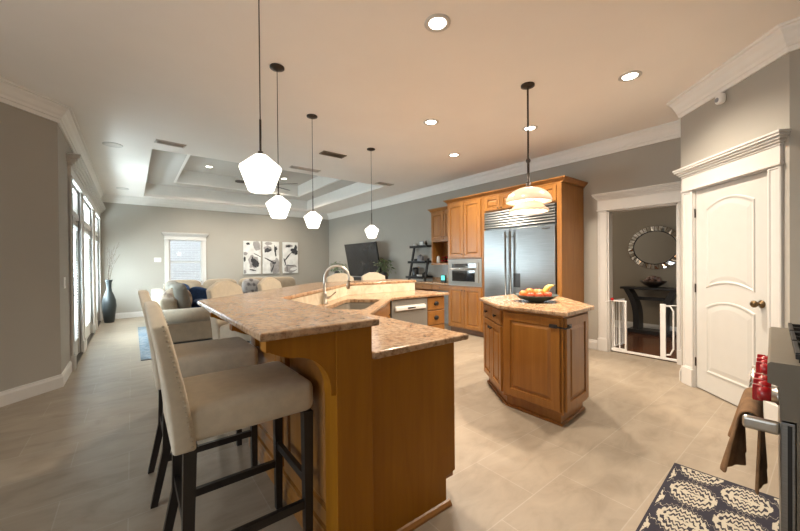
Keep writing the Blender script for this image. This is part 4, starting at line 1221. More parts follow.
def dome_lamp():
    t = thing('dome_pendant', 'alabaster glass double dome lamp on a dark rod over the island', 'pendant lamp', (3.076, 1.871, CH))
    bm = bmesh.new(); lathe(bm, [(0, 0), (0.065, 0), (0.065, -0.015), (0.03, -0.028), (0, -0.03)], 24); link_mesh('canopy', bm, 'bronze', t)
    bm = bmesh.new(); tube(bm, [(0, 0, -0.02), (0, 0, -0.72)], 0.009, 10); tube(bm, [(0, 0, -0.72), (0, 0, -0.735), (0, 0, -0.75), (0, 0, -0.765)], [0.012, 0.022, 0.022, 0.012], 12)
    tube(bm, [(0, 0, -0.765), (0, 0, -0.97)], 0.012, 10); tube(bm, [(0, 0, -0.95), (0, 0, -0.96), (0, 0, -0.985)], [0.014, 0.026, 0.02], 12); link_mesh('rod', bm, 'bronze', t)
    def shell(prof, name):
        bm = bmesh.new(); inner = [(max(r-0.006, 0.0), z-0.006) for r, z in reversed(prof)]
        lathe(bm, prof+inner, 40); link_mesh(name, bm, 'alabaster', t)
    up = [(0.02, -1.002)]+[(0.216*math.sin(a), -1.148+0.145*math.cos(a)) for a in [k/12*PI/2*1.0 for k in range(1, 13)]]
    shell(up, 'upper_shade')
    lo = [(0.115, -1.150), (0.130, -1.175), (0.155, -1.205), (0.182, -1.225), (0.186, -1.240)]
    shell(lo, 'lower_shade')
    bm = bmesh.new(); lathe(bm, [(0, -1.06), (0.02, -1.065), (0.032, -1.10), (0.026, -1.13), (0, -1.145)], 16); link_mesh('bulb', bm, 'bulb', t)
    bm = bmesh.new()
    for k in range(3):
        a = k*2*PI/3; tube(bm, [(0.02*math.cos(a), 0.02*math.sin(a), -0.99), (0.118*math.cos(a), 0.118*math.sin(a), -1.155)], 0.003, 6)
    link_mesh('bracket', bm, 'bronze', t)
    ld = bpy.data.lights.new('dome_light', 'POINT'); ld.energy = 18; ld.color = (1.0, 0.80, 0.58); ld.shadow_soft_size = 0.05
    lo = bpy.data.objects.new('light', ld); COL.objects.link(lo); lo.parent = t; lo.location = (0, 0, -1.20)
dome_lamp()
def cans():
    spec = [('round recessed ceiling light nearest the camera at the top centre', 1.761, 1.784, CH), ('round recessed ceiling light at the upper right, nearest the pantry', 3.698, 1.198, CH),
            ('round recessed ceiling light between the bar pendants and the island lamp', 2.92, 3.085, CH), ('round recessed ceiling light in front of the microwave tower', 4.10, 3.80, CH),
            ('round recessed ceiling light right behind the rod of the island lamp', 4.078, 2.453, CH), ('recessed light in the raised tray, left one', 1.50, 9.40, 3.70), ('recessed light in the raised tray, right one', 3.36, 9.50, 3.70)]
    for k, (lb, x, y, z) in enumerate(spec):
        t = thing('recessed_light', lb, 'ceiling light', (x, y, z), 0, 'recessed ceiling lights')
        bm = bmesh.new(); lathe(bm, [(0.062, 0), (0.095, 0), (0.095, -0.005), (0.066, -0.008), (0.062, -0.004)], 28); link_mesh('trim_ring', bm, 'trim_white', t)
        bm = bmesh.new(); lathe(bm, [(0, -0.001), (0.064, -0.001), (0.064, -0.004), (0, -0.004)], 28); link_mesh('lens', bm, 'can_lens', t)
        ld = bpy.data.lights.new('recessed_lamp', 'SPOT'); ld.energy = 115 if z < 3.5 else 170; ld.spot_size = 2.5; ld.spot_blend = 0.9
        ld.color = (1.0, 0.87, 0.71); ld.shadow_soft_size = 0.06
        lo = bpy.data.objects.new('light', ld); COL.objects.link(lo); lo.parent = t; lo.location = (0, 0, -0.02)
cans()
def vents():
    for lb, x, y, z, w, d, rz, mat in (('pale louvred ceiling vent near the left corner of the ceiling tray', 0.45, 5.86, CH, 0.36, 0.16, 0.1, 'vent_white'),
                                  ('brown louvred ceiling vent between the third and fourth bar pendants', 2.53, 4.93, CH, 0.40, 0.17, 0, 'vent_brown'),
                                  ('pale ceiling vent beside the cord of the third bar pendant', 2.50, 5.98, CH, 0.55, 0.14, 0, 'vent_white'),
                                  ('small pale ceiling vent right of the farthest pendant cord', 4.35, 6.08, CH, 0.40, 0.16, 0, 'vent_white')):
        t = thing('ceiling_vent', lb, 'vent', (x, y, z), rz, 'ceiling vents')
        bm = bmesh.new(); box(bm, -w/2, w/2, -d/2, -d/2+0.02, -0.012, 0); box(bm, -w/2, w/2, d/2-0.02, d/2, -0.012, 0); box(bm, -w/2, -w/2+0.02, -d/2, d/2, -0.012, 0); box(bm, w/2-0.02, w/2, -d/2, d/2, -0.012, 0)
        link_mesh('frame', bm, mat, t)
        bm = bmesh.new()
        for k in range(7): box(bm, -w/2+0.02, w/2-0.02, -0.010, 0.010, -0.001, 0.001, M=T(0, -d/2+0.03+k*(d-0.06)/6, -0.008) @ Rx(0.6))
        link_mesh('louvres', bm, mat, t)
        link_mesh('backing', B(-w/2+0.01, w/2-0.01, -d/2+0.01, d/2-0.01, -0.002, 0), 'bronze' if mat == 'vent_brown' else 'tray_paint', t)
    for lb, x, y in (('round ceiling speaker left of the tray, nearer one', -0.20, 6.40), ('round ceiling speaker left of the tray, farther one', -0.15, 9.9)):
        t = thing('ceiling_speaker', lb, 'speaker', (x, y, CH), 0, 'ceiling speakers')
        bm = bmesh.new(); lathe(bm, [(0, -0.006), (0.10, -0.006), (0.105, -0.004), (0.105, 0), (0, 0)], 28); link_mesh('grille', bm, 'speaker_grille', t)
        bm = bmesh.new(); lathe(bm, [(0.105, 0), (0.115, 0), (0.115, -0.007), (0.105, -0.007)], 28); link_mesh('bezel', bm, 'trim_white', t)
vents()
def fan():
    t = thing('ceiling_fan', 'dark ceiling fan hanging in the tray behind the bar pendants', 'ceiling fan', (2.62, 8.5, 3.70))
    bm = bmesh.new(); lathe(bm, [(0, 0), (0.07, 0), (0.06, -0.05), (0.02, -0.07), (0, -0.07)], 20); tube(bm, [(0, 0, -0.06), (0, 0, -0.36)], 0.014, 8); link_mesh('downrod', bm, 'bronze', t)
    bm = bmesh.new(); lathe(bm, [(0, -0.34), (0.05, -0.34), (0.11, -0.38), (0.125, -0.43), (0.11, -0.47), (0.05, -0.50), (0, -0.50)], 24); link_mesh('motor_housing', bm, 'bronze', t)
    for k in range(5):
        a = 0.5+k*2*PI/5
        bm = bmesh.new()
        pts = [(0.10, -0.03), (0.20, -0.055), (0.66, -0.075), (0.72, -0.05), (0.73, 0.0), (0.72, 0.05), (0.66, 0.075), (0.20, 0.055), (0.10, 0.03)]
        prism(bm, pts, -0.004, 0.004); bmesh.ops.transform(bm, matrix=T(0, 0, -0.45) @ Rz(a) @ Rx(0.2), verts=bm.verts[:]); link_mesh('blade', bm, 'espresso', t)
fan()

# ================================================================== living room
def soft(name, label, cat, sx, sy, sz, loc, rot, mat, p=3.0, group=None):
    bm = squircle_box(sx, sy, sz, p)
    o = link_mesh(name, bm, mat); tag(o, label, cat, group, loc=loc); o.rotation_euler = rot; return o
def sofa():
    t = thing('sectional_sofa', 'large beige corner sofa with rolled arm facing away from the bar', 'sofa', (1.3, 8.0, 0.0125))
    off = T(-1.3, -8.0, 0)
    def part(name, bm, mat='fabric_sofa'):
        bmesh.ops.transform(bm, matrix=off, verts=bm.verts[:]); return link_mesh(name, bm, mat, t)
    x0, x1, y0, y1, x2 = 0.34, 1.36, 6.42, 9.95, 3.70
    bm = bmesh.new(); box(bm, x0, x1, y0+0.12, y1, 0.07, 0.34, bev=0.02); box(bm, x1, x2, y1-1.02, y1, 0.07, 0.34, bev=0.02); part('base', bm)
    bm = bmesh.new()
    for (x, y) in ((x0+0.06, y0+0.16), (x1-0.06, y0+0.16), (x0+0.06, y1-0.06), (x2-0.06, y1-0.06), (x2-0.06, y1-0.96)): box(bm, x-0.025, x+0.025, y-0.025, y+0.025, 0, 0.07)
    part('feet', bm, 'espresso')
    # rolled arm at the near end (runs across x)
    bm = bmesh.new(); box(bm, x0, x1+0.02, y0+0.03, y0+0.26, 0.07, 0.46, bev=0.02)
    part('arm_front', bm)
    bm = bmesh.new(); N = 18
    prof = [(0.165*math.cos(2*PI*k/N), 0.125*math.sin(2*PI*k/N)) for k in range(N)]
    a = [bm.verts.new((x0-0.01, y0+0.135+u, 0.47+v)) for u, v in prof]; b = [bm.verts.new((x1+0.03, y0+0.135+u, 0.47+v)) for u, v in prof]
    bm.faces.new(a); bm.faces.new(list(reversed(b)))
    for k in range(N): bm.faces.new((a[k], b[k], b[(k+1) % N], a[(k+1) % N])).smooth = True
    bmesh.ops.recalc_face_normals(bm, faces=bm.faces[:]); part('arm', bm)
    bm = bmesh.new(); box(bm, x0, x0+0.24, y0+0.25, y1, 0.34, 0.76, bev=0.06, seg=3); box(bm, x0+0.24, x2, y1-0.24, y1, 0.34, 0.80, bev=0.06, seg=3)
    for f in bm.faces: f.smooth = True
    part('back_frame', bm)
    for (a0, a1, b0, b1) in ((x0+0.24, x1, y0+0.28, 7.85), (x0+0.24, x1, 7.87, y1-1.02), (x0+0.24, x1, y1-1.0, y1-0.24), (x1+0.01, 2.5, y1-1.0, y1-0.24), (2.52, x2, y1-1.0, y1-0.24)):
        part('seat_cushion', squircle_box(a1-a0, b1-b0, 0.19, 7, c=((a0+a1)/2, (b0+b1)/2, 0.43)))
    for k, yy in enumerate((7.18, 8.18)):
        part('back_cushion', squircle_box(0.24, 0.98, 0.50, 4, M=T(x0+0.32, yy, 0.73) @ Ry(-0.2)), 'fabric_light')
    for k, xx in enumerate((0.95, 1.75, 2.55, 3.3)):
        part('back_cushion', squircle_box(0.78, 0.24, 0.50, 4, M=T(xx, y1-0.34, 0.70) @ Rx(-0.2)))
sofa()
G = 'throw pillows on the sofa'
soft('throw_pillow', 'round flower patterned cream throw pillow leaning on the sofa arm', 'pillow', 0.44, 0.17, 0.42, (0.60, 6.86, 0.735), (-0.3, 0.0, 0.25), 'pillow_floral', 2.4, G)
soft('throw_pillow', 'navy blue square throw pillow standing behind the round one', 'pillow', 0.44, 0.16, 0.44, (0.95, 7.25, 0.69), (-0.25, 0.25, -0.5), 'fabric_navy', 2.8, G)
soft('throw_pillow', 'navy blue throw pillow lying flat toward the bar', 'pillow', 0.46, 0.44, 0.15, (1.08, 6.98, 0.615), (0.15, 0.1, 0.4), 'fabric_navy', 2.8, G)
soft('throw_pillow', 'dark navy throw pillow in the sofa corner, mostly hidden', 'pillow', 0.42, 0.16, 0.42, (0.85, 9.05, 0.70), (-0.25, 0, 0.4), 'fabric_navy', 2.8, G)
soft('throw_pillow', 'grey flower patterned throw pillow at the right of the sofa back', 'pillow', 0.50, 0.18, 0.44, (2.42, 9.28, 0.74), (-0.25, 0.1, 0.1), 'pillow_grey', 2.6, G)
tag(link_mesh('area_rug', B(0.08, 3.9, 5.9, 9.1, 0.0005, 0.012), 'rug_blue'), 'blue and cream faded area rug under the sofa', 'rug')

def vase():
    t = thing('floor_vase', 'tall dark grey bottle-necked floor vase beside the French doors', 'vase', (-0.43, 10.42, 0))
    bm = bmesh.new(); lathe(bm, [(0, 0), (0.085, 0), (0.095, 0.02), (0.118, 0.22), (0.136, 0.38), (0.126, 0.52), (0.09, 0.64), (0.058, 0.72), (0.048, 0.80), (0.050, 0.92), (0.068, 0.97), (0.072, 0.99), (0.060, 0.985), (0.040, 0.92), (0.036, 0.80), (0, 0.78)], 32); link_mesh('body', bm, 'vase_glaze', t)
    t = thing('dry_branches', 'thin dry twigs rising from the tall floor vase', 'branches', (-0.43, 10.42, 0.80))
    random.seed(3)
    for k in range(7):
        a = random.uniform(0, 2*PI); l = random.uniform(0.75, 1.15); sp = random.uniform(0.05, 0.28)
        dx, dy = math.cos(a)*sp*0.5+0.10, math.sin(a)*sp-0.03
        bm = bmesh.new(); pts = [(0.0+0.01*math.cos(a), 0.01*math.sin(a), 0.02)]
        for j in range(1, 7):
            u = j/6; pts.append((dx*u*u+random.uniform(-.01, .01)+0.01*math.cos(a), dy*u*u+random.uniform(-.01, .01), 0.02+l*u))
        tube(bm, pts, [0.004, 0.004, 0.0035, 0.003, 0.0025, 0.002, 0.0015], 5)
        for j in (3, 4, 5):
            p = Vector(pts[j]); tube(bm, [p, p+Vector((random.uniform(-.06, .08), random.uniform(-.06, .06), 0.12))], [0.002, 0.001], 4)
        link_mesh('twig', bm, 'twig', t)
vase()

def pictures():
    specs = [('left canvas of the black and white flower trio above the sofa', 2.88, 0), ('middle canvas of the black and white flower trio above the sofa', 3.44, 1), ('right canvas of the black and white flower trio above the sofa', 4.06, 2)]
    random.seed(5)
    for lb, xc, k in specs:
        w, h = 0.25, 0.5
        t = thing('flower_canvas', lb, 'picture', (xc, 10.995, 1.53), 0, 'flower canvases on the far wall')
        link_mesh('canvas', B(-w, w, -0.035, 0, -h, h), 'canvas_white', t)
        def blob(cx, cz, rx, rz_, rot, y, n=22, jag=0.15):
            v = []
            for i in range(n):
                a = 2*PI*i/n; r = 1+random.uniform(-jag, jag)
                x, z = rx*math.cos(a)*r, rz_*math.sin(a)*r
                X, Z = cx+x*math.cos(rot)-z*math.sin(rot), cz+x*math.sin(rot)+z*math.cos(rot)
                v.append((min(max(X, -w+0.002), w-0.002), min(max(Z, -h+0.002), h-0.002)))
            return v
        def add(name, mat, blobs, y):
            bm = bmesh.new()
            for i, pts in enumerate(blobs):
                yy = y-0.0003*i
                a = [bm.verts.new((x, yy, z)) for x, z in pts]; b = [bm.verts.new((x, yy+0.001, z)) for x, z in pts]
                bm.faces.new(a); bm.faces.new(list(reversed(b)))
            bmesh.ops.recalc_face_normals(bm, faces=bm.faces[:]); link_mesh(name, bm, mat, t)
        if k == 0:
            add('grey_wash', 'canvas_grey', [blob(0.13, 0.36, 0.10, 0.16, 0.2, 0), blob(-0.2, 0.12, 0.07, 0.05, 0, 0), blob(-0.22, -0.43, 0.05, 0.06, 0, 0), blob(0.03, -0.13, 0.17, 0.19, 0, 0)], -0.0362)
            add('petals', 'canvas_white', [blob(-0.06, 0.22, 0.10, 0.14, 0.5, 0), blob(0.12, 0.10, 0.11, 0.08, -0.4, 0), blob(-0.16, -0.2, 0.08, 0.14, 0.2, 0), blob(0.18, -0.27, 0.06, 0.10, 0.2, 0)], -0.0378)
            add('dark_ink', 'ink_dark', [blob(0.05, -0.15, 0.07, 0.15, 0.3, 0, jag=0.35), blob(0.14, -0.20, 0.06, 0.09, 0.2, 0, jag=0.35), blob(-0.12, 0.42, 0.05, 0.04, 0, 0, jag=0.3), blob(0.01, -0.38, 0.10, 0.02, -0.2, 0), blob(-0.22, -0.05, 0.03, 0.08, 0, 0), blob(0.15, 0.07, 0.14, 0.012, -0.5, 0)], -0.0392)
        elif k == 1:
            add('grey_wash', 'canvas_grey', [blob(0.12, -0.27, 0.16, 0.26, 0, 0), blob(-0.1, 0.27, 0.12, 0.10, 0, 0), blob(-0.08, 0.44, 0.12, 0.05, 0, 0)], -0.0362)
            add('petals', 'canvas_white', [blob(-0.13, -0.30, 0.10, 0.17, -0.2, 0), blob(0.03, 0.06, 0.16, 0.12, -0.5, 0), blob(0.17, 0.25, 0.06, 0.14, 0, 0)], -0.0378)
            add('dark_ink', 'ink_dark', [blob(-0.11, 0.22, 0.11, 0.07, 0.1, 0, jag=0.35), blob(-0.03, -0.10, 0.20, 0.022, -0.5, 0), blob(0.10, -0.17, 0.07, 0.03, 0.4, 0, jag=0.4), blob(0.04, -0.35, 0.15, 0.02, 1.2, 0), blob(0.13, 0.20, 0.025, 0.20, 0.1, 0, jag=0.3), blob(0.15, 0.30, 0.045, 0.06, 0, 0, jag=0.4)], -0.0392)
        else:
            add('grey_wash', 'canvas_grey', [blob(0.0, -0.36, 0.22, 0.14, 0, 0), blob(-0.05, 0.38, 0.12, 0.05, 0, 0)], -0.0362)
            add('petals', 'canvas_white', [blob(0.05, -0.10, 0.18, 0.15, 0, 0), blob(-0.15, 0.18, 0.08, 0.13, 0, 0), blob(0.1, -0.36, 0.13, 0.05, 0.2, 0)], -0.0378)
            add('dark_ink', 'ink_dark', [blob(0.12, 0.22, 0.10, 0.12, 0.3, 0, jag=0.4), blob(0.17, 0.34, 0.05, 0.07, 0, 0, jag=0.4), blob(-0.07, 0.37, 0.09, 0.035, 0.2, 0, jag=0.3), blob(-0.10, 0.02, 0.17, 0.02, 0.9, 0), blob(-0.19, -0.12, 0.02, 0.12, 0.3, 0), blob(-0.05, -0.25, 0.16, 0.012, -0.1, 0), blob(-0.12, -0.36, 0.012, 0.12, 0, 0)], -0.0392)
pictures()
def plates():
    def plate(label, x, y, z, rz, w=0.085, h=0.12, toggles=1, cat='switch', name='light_switch'):
        t = thing(name, label, cat, (x, y, z), rz)
        link_mesh('plate', B(-w/2, w/2, -0.006, -0.0005, -h/2, h/2, bev=0.002), 'plastic_white', t)
        for k in range(toggles):
            cx = (k-(toggles-1)/2)*0.045
            link_mesh('rocker', B(cx-0.015, cx+0.015, -0.009, -0.0061, -0.033, 0.033), 'trim_white', t)
    plate('white thermostat plate on the far wall left of the window', 0.53, 11.0, 1.46, 0, 0.15, 0.11, 2, 'thermostat', 'thermostat')
    plate('white switch plate at the wall corner beside the French doors', -0.62, 5.52, 1.12, -PI/2+PI, 0.10, 0.13, 1)
plates()
def tv():
    t = thing('television', 'black wall-mounted television tilted on an arm above the media console', 'television', (5.12, 8.28, 1.42), RF)
    M = Rx(0.19)
    bm = bmesh.new(); box(bm, -0.83, 0.83, -0.02, 0.03, -0.48, 0.48, bev=0.006, M=M); link_mesh('cabinet', bm, 'black_plastic', t)
    bm = bmesh.new(); box(bm, -0.815, 0.815, -0.0225, -0.0205, -0.465, 0.468, M=M); link_mesh('screen', bm, 'tv_screen', t)
    bm = bmesh.new(); box(bm, -0.12, 0.12, 0.30, 0.325, -0.15, 0.15); tube(bm, [(0, 0.31, 0), (0.1, 0.17, 0), (0, 0.04, 0)], 0.02, 8); box(bm, -0.15, 0.15, 0.03, 0.05, -0.12, 0.12, M=M); link_mesh('wall_arm', bm, 'black_iron', t)
    t = thing('media_console', 'pale low media console under the television along the grey wall', 'console', (5.20, 8.55, 0), RF)
    link_mesh('body', B(-1.5, 1.5, -0.22, 0.23, 0.08, 0.80, bev=0.006), 'console_white', t)
    link_mesh('top', B(-1.53, 1.53, -0.24, 0.235, 0.80, 0.83, bev=0.004), 'console_white', t)
    for k in range(4):
        bm = bmesh.new(); panel_door(bm, -1.48+k*0.745, -0.76+k*0.745, 0.1, 0.78, t=0.018, y=-0.22); d = link_mesh('door', bm, 'console_white', t)
        link_mesh('knob', knob_bm(-0.80+k*0.745 if k % 2 == 0 else -1.44+k*0.745, 0.5, -0.238, 0.012), 'nickel', d)
    link_mesh('plinth', B(-1.45, 1.45, -0.18, 0.2, 0, 0.08), 'black_wood', t)
    t = thing('soundbar', 'grey speaker box on the console directly below the television', 'speaker', (5.02, 8.35, 0.831), RF)
    link_mesh('cabinet', B(-0.35, 0.35, -0.07, 0.07, 0.008, 0.12, bev=0.01), 'soundbar_grey', t); link_mesh('grille', B(-0.34, 0.34, -0.074, -0.0705, 0.02, 0.11), 'black_plastic', t)
    def plant(label, x, y, z0, seed, pot, h, leafm):
        random.seed(seed)
        t = thing('potted_plant', label, 'plant', (x, y, z0))
        bm = bmesh.new(); lathe(bm, [(0, 0), (0.05, 0), (0.085, 0.05), (0.10, 0.14), (0.085, 0.22), (0.06, 0.26), (0.055, 0.26), (0.07, 0.20), (0, 0.19)], 20); link_mesh('pot', bm, pot, t)
        bm = bmesh.new()
        for k in range(70):
            a = random.uniform(0, 2*PI); r = random.uniform(0.03, 0.26); z = 0.24+random.uniform(0.0, h)*(1-r*1.2)
            c = Vector((r*math.cos(a), r*math.sin(a), z)); L = random.uniform(0.06, 0.12); Wd = L*0.42
            M = Matrix.Translation(c) @ Matrix.Rotation(a, 4, 'Z') @ Matrix.Rotation(random.uniform(-0.2, 1.2), 4, 'Y') @ Matrix.Rotation(random.uniform(-0.5, 0.5), 4, 'X')
            pts = [(0, 0, 0), (L*0.35, Wd/2, 0.008), (L*0.75, Wd*0.38, 0.004), (L, 0, -0.012), (L*0.75, -Wd*0.38, 0.004), (L*0.35, -Wd/2, 0.008)]
            vs = [bm.verts.new(M @ Vector(p)) for p in pts]
            mid = bm.verts.new(M @ Vector((L*0.5, 0, -0.004)))
            for i in range(6): bm.faces.new((vs[i], vs[(i+1) % 6], mid)).material_index = 0 if random.random() < 0.6 else 1
        link_mesh('foliage', bm, ['leaf', leafm], t)
        bm = bmesh.new()
        for k in range(16):
            a = random.uniform(0, 2*PI); r = random.uniform(0.03, 0.2); tube(bm, [(0, 0, 0.19), (r*0.5*math.cos(a), r*0.5*math.sin(a), 0.24+h*0.4), (r*math.cos(a), r*math.sin(a), 0.24+h*0.7)], 0.003, 4)
        link_mesh('stems', bm, 'leaf', t)
    plant('bushy green plant in dark pot left of the television', 5.12, 9.78, 0.831, 11, 'pot_dark', 0.36, 'leaf')
    plant('pale green plant in dark vase right of the television', 5.12, 7.20, 0.831, 12, 'pot_dark', 0.42, 'leaf_pale')
tv()

# ================================================================== hall things
def hall():
    t = thing('console_table', 'dark console table with bowed legs in the hall under the mirror', 'table', (7.39, 2.08, 0), RF)
    link_mesh('table_top', B(-0.44, 0.44, -0.18, 0.18, 0.80, 0.84, bev=0.006), 'black_wood', t)
    link_mesh('plinth', B(-0.33, 0.33, -0.15, 0.15, 0, 0.07, bev=0.006), 'black_wood', t)
    link_mesh('rail', B(-0.20, 0.20, -0.02, 0.02, 0.60, 0.66), 'black_wood', t)
    for s in (-1, 1):
        bm = bmesh.new(); rings = []
        for k in range(13):
            u = k/12; z = 0.07+0.73*u; x = s*(0.20+0.16*(max(0, u-0.25)/0.75)**2.2) ; w = 0.045
            rings.append([(x-w, -0.12, z), (x+w, -0.12, z), (x+w, 0.12, z), (x-w, 0.12, z)])
        rings_face(bm, rings); link_mesh('leg', bm, 'black_wood', t)
    bm = bmesh.new(); lathe(bm, [(0, 0), (0.07, 0), (0.075, 0.01), (0.14, 0.05), (0.20, 0.11), (0.195, 0.115), (0.13, 0.06), (0.06, 0.02), (0, 0.018)], 28)
    tag(link_mesh('footed_bowl', bm, 'bronze'), 'dark wide bowl of decorative balls on the hall console table', 'bowl', loc=(7.38, 2.04, 0.841))
    first = None; random.seed(2)
    names = ['lowest left', 'lowest middle', 'lowest right', 'upper left', 'upper middle', 'upper right', 'rear']
    for k, (dy, dx, dz) in enumerate(((0.10, -0.04, 0.095), (0.0, -0.07, 0.09), (-0.10, -0.04, 0.095), (0.06, 0.0, 0.145), (-0.01, -0.01, 0.165), (-0.07, 0.0, 0.145), (0.0, 0.09, 0.10))):
        lb = 'brown decorative ball in the hall bowl, %s one' % names[k]
        if first is None:
            bm = bmesh.new(); bmesh.ops.create_icosphere(bm, subdivisions=3, radius=0.048)
            for f in bm.faces: f.smooth = True
            first = tag(link_mesh('decorative_ball', bm, 'stone_ball'), lb, 'ball', 'decorative balls in the hall bowl', loc=(7.38+dx, 2.04+dy, 0.841+dz))
        else: dup(first, (7.38+dx, 2.04+dy, 0.841+dz), k, lb)
    # mirror: oval with a ring of bevelled facets
    t = thing('wall_mirror', 'oval hall mirror with a broad faceted rim above the dark console table', 'mirror', (7.595, 2.07, 1.56), RF)
    A, C = 0.43, 0.40
    bm = bmesh.new(); prism_pts = [(A*math.cos(2*PI*k/48), C*math.sin(2*PI*k/48)) for k in range(48)]
    a = [bm.verts.new((x, 0, z)) for x, z in prism_pts]; b = [bm.verts.new((x, -0.02, z)) for x, z in prism_pts]
    bm.faces.new(a); bm.faces.new(list(reversed(b)))
    for k in range(48): bm.faces.new((a[k], b[k], b[(k+1) % 48], a[(k+1) % 48]))
    bmesh.ops.recalc_face_normals(bm, faces=bm.faces[:]); link_mesh('frame_back', bm, 'knob_brass', t)
    bm = bmesh.new(); NN = 40
    for k in range(NN):
        a0, a1 = 2*PI*k/NN+0.012, 2*PI*(k+1)/NN-0.012
        tl = 0.004*((k*7) % 5-2)
        q = [(0.80*A*math.cos(a0), -0.034+tl, 0.78*C*math.sin(a0)), (0.80*A*math.cos(a1), -0.034-tl, 0.78*C*math.sin(a1)), (0.99*A*math.cos(a1), -0.024+tl*0.5, 0.99*C*math.sin(a1)), (0.99*A*math.cos(a0), -0.024-tl*0.5, 0.99*C*math.sin(a0))]
        f1 = [bm.verts.new(p) for p in q]; f2 = [bm.verts.new((p[0], -0.0205, p[2])) for p in q]
        bm.faces.new(f1); bm.faces.new(list(reversed(f2)))
        for i in range(4): bm.faces.new((f1[i], f2[i], f2[(i+1) % 4], f1[(i+1) % 4]))
    bmesh.ops.recalc_face_normals(bm, faces=bm.faces[:]); link_mesh('mirror_tiles', bm, 'mirror_glass', t)
    bm = bmesh.new(); v = [bm.verts.new((0.775*A*math.cos(2*PI*k/48), -0.0225, 0.755*C*math.sin(2*PI*k/48))) for k in range(48)]; w = [bm.verts.new((p.co.x, -0.0205, p.co.z)) for p in v]
    bm.faces.new(v); bm.faces.new(list(reversed(w)))
    for k in range(48): bm.faces.new((v[k], w[k], w[(k+1) % 48], v[(k+1) % 48]))
    bmesh.ops.recalc_face_normals(bm, faces=bm.faces[:]); link_mesh('mirror_glass', bm, 'mirror_glass', t)
    bm = bmesh.new(); tube(bm, [(0.785*A*math.cos(2*PI*k/48), -0.030, 0.765*C*math.sin(2*PI*k/48)) for k in range(48)], 0.008, 8, closed=True); link_mesh('inner_bead', bm, 'black_iron', t)
    # safety gate
    t = thing('safety_gate', 'white metal child safety gate standing open in the hall doorway', 'gate', (5.50, 1.65, 0), RF)
    link_mesh('threshold_bar', B(-0.385, 0.385, -0.014, 0.014, 0.015, 0.045, bev=0.004), 'gate_white', t)
    def fixed(x0, x1):
        bm = bmesh.new()
        for x in (x0, x1): box(bm, x-0.012, x+0.012, -0.012, 0.012, 0.045, 0.75, bev=0.003)
        box(bm, x0, x1, -0.010, 0.010, 0.73, 0.75); return bm
    bm = bmesh.new()                                   # left frame
    box(bm, -0.21, -0.186, -0.013, 0.013, 0.045, 0.755, bev=0.004); box(bm, -0.385, -0.21, -0.010, 0.010, 0.735, 0.755); box(bm, -0.385, -0.21, -0.010, 0.010, 0.045, 0.065)
    link_mesh('left_frame', bm, 'gate_white', t)
    for x in (-0.34, -0.275):
        bm = bmesh.new(); tube(bm, [(x, 0, 0.06), (x, 0, 0.74)], 0.006, 8); link_mesh('bar', bm, 'gate_white', t)
    bm = bmesh.new(); box(bm, 0.205, 0.265, -0.013, 0.013, 0.045, 0.745, bev=0.004)
    tube(bm, [(0.265, 0, 0.72), (0.31, 0, 0.72), (0.345, 0, 0.66), (0.345, 0, 0.17), (0.31, 0, 0.09), (0.265, 0, 0.08)], 0.010, 8)
    tube(bm, [(0.265, 0, 0.73), (0.385, 0, 0.735)], 0.005, 8)
    link_mesh('right_frame', bm, 'gate_white', t)
    # leaf swung into the hall
    M = T(-0.375, 0.02, 0) @ Rz(1.5)
    bm = bmesh.new(); L = 0.36
    box(bm, 0, 0.022, -0.011, 0.011, 0.06, 0.75, M=M); box(bm, L-0.022, L, -0.011, 0.011, 0.06, 0.75, M=M)
    box(bm, 0, L, -0.010, 0.010, 0.73, 0.75, M=M); box(bm, 0, L, -0.010, 0.010, 0.06, 0.08, M=M)
    lf = link_mesh('gate_leaf', bm, 'gate_white', t)
    for k in range(5):
        x = 0.065+k*0.057
        bm = bmesh.new(); tube(bm, [(x, 0, 0.07), (x, 0, 0.74)], 0.005, 8); bmesh.ops.transform(bm, matrix=M, verts=bm.verts[:]); link_mesh('leaf_bar', bm, 'gate_white', lf)
    bm = bmesh.new(); tube(bm, [(-0.385, -0.005, 0.74), (-0.40, -0.06, 0.735), (-0.44, -0.07, 0.73)], 0.008, 8); tube(bm, [(-0.385, 0, 0.745), (-0.50, -0.065, 0.715)], 0.005, 8)
    link_mesh('wall_bracket', bm, 'gate_white', t)
    bm = bmesh.new(); box(bm, -0.385, -0.345, -0.02, 0.0, 0.745, 0.785, bev=0.006); link_mesh('latch', bm, 'red_knob', t)
    o = link_mesh('strike_plate', B(5.412, 5.4275, 1.155, 1.185, 1.46, 1.83, bev=0.002), 'bronze'); tag(o, 'long dark metal strip on the right casing of the hall doorway', 'strike plate')
    t = thing('motion_sensor', 'small white motion sensor high on the pantry wall under the crown', 'sensor', (4.308+0.0, 0.638, 2.80), PI/4+PI)
    t.rotation_euler = (0, 0, PI+PI/4)
    bm = bmesh.new(); squircle_box(0.075, 0.06, 0.09, 3.5, c=(0, -0.035, 0), bm=bm); link_mesh('housing', bm, 'plastic_white', t)
    bm = bmesh.new(); squircle_box(0.04, 0.02, 0.04, 2.4, c=(0, -0.066, -0.01), bm=bm); link_mesh('lens', bm, 'soundbar_grey', t)
hall()

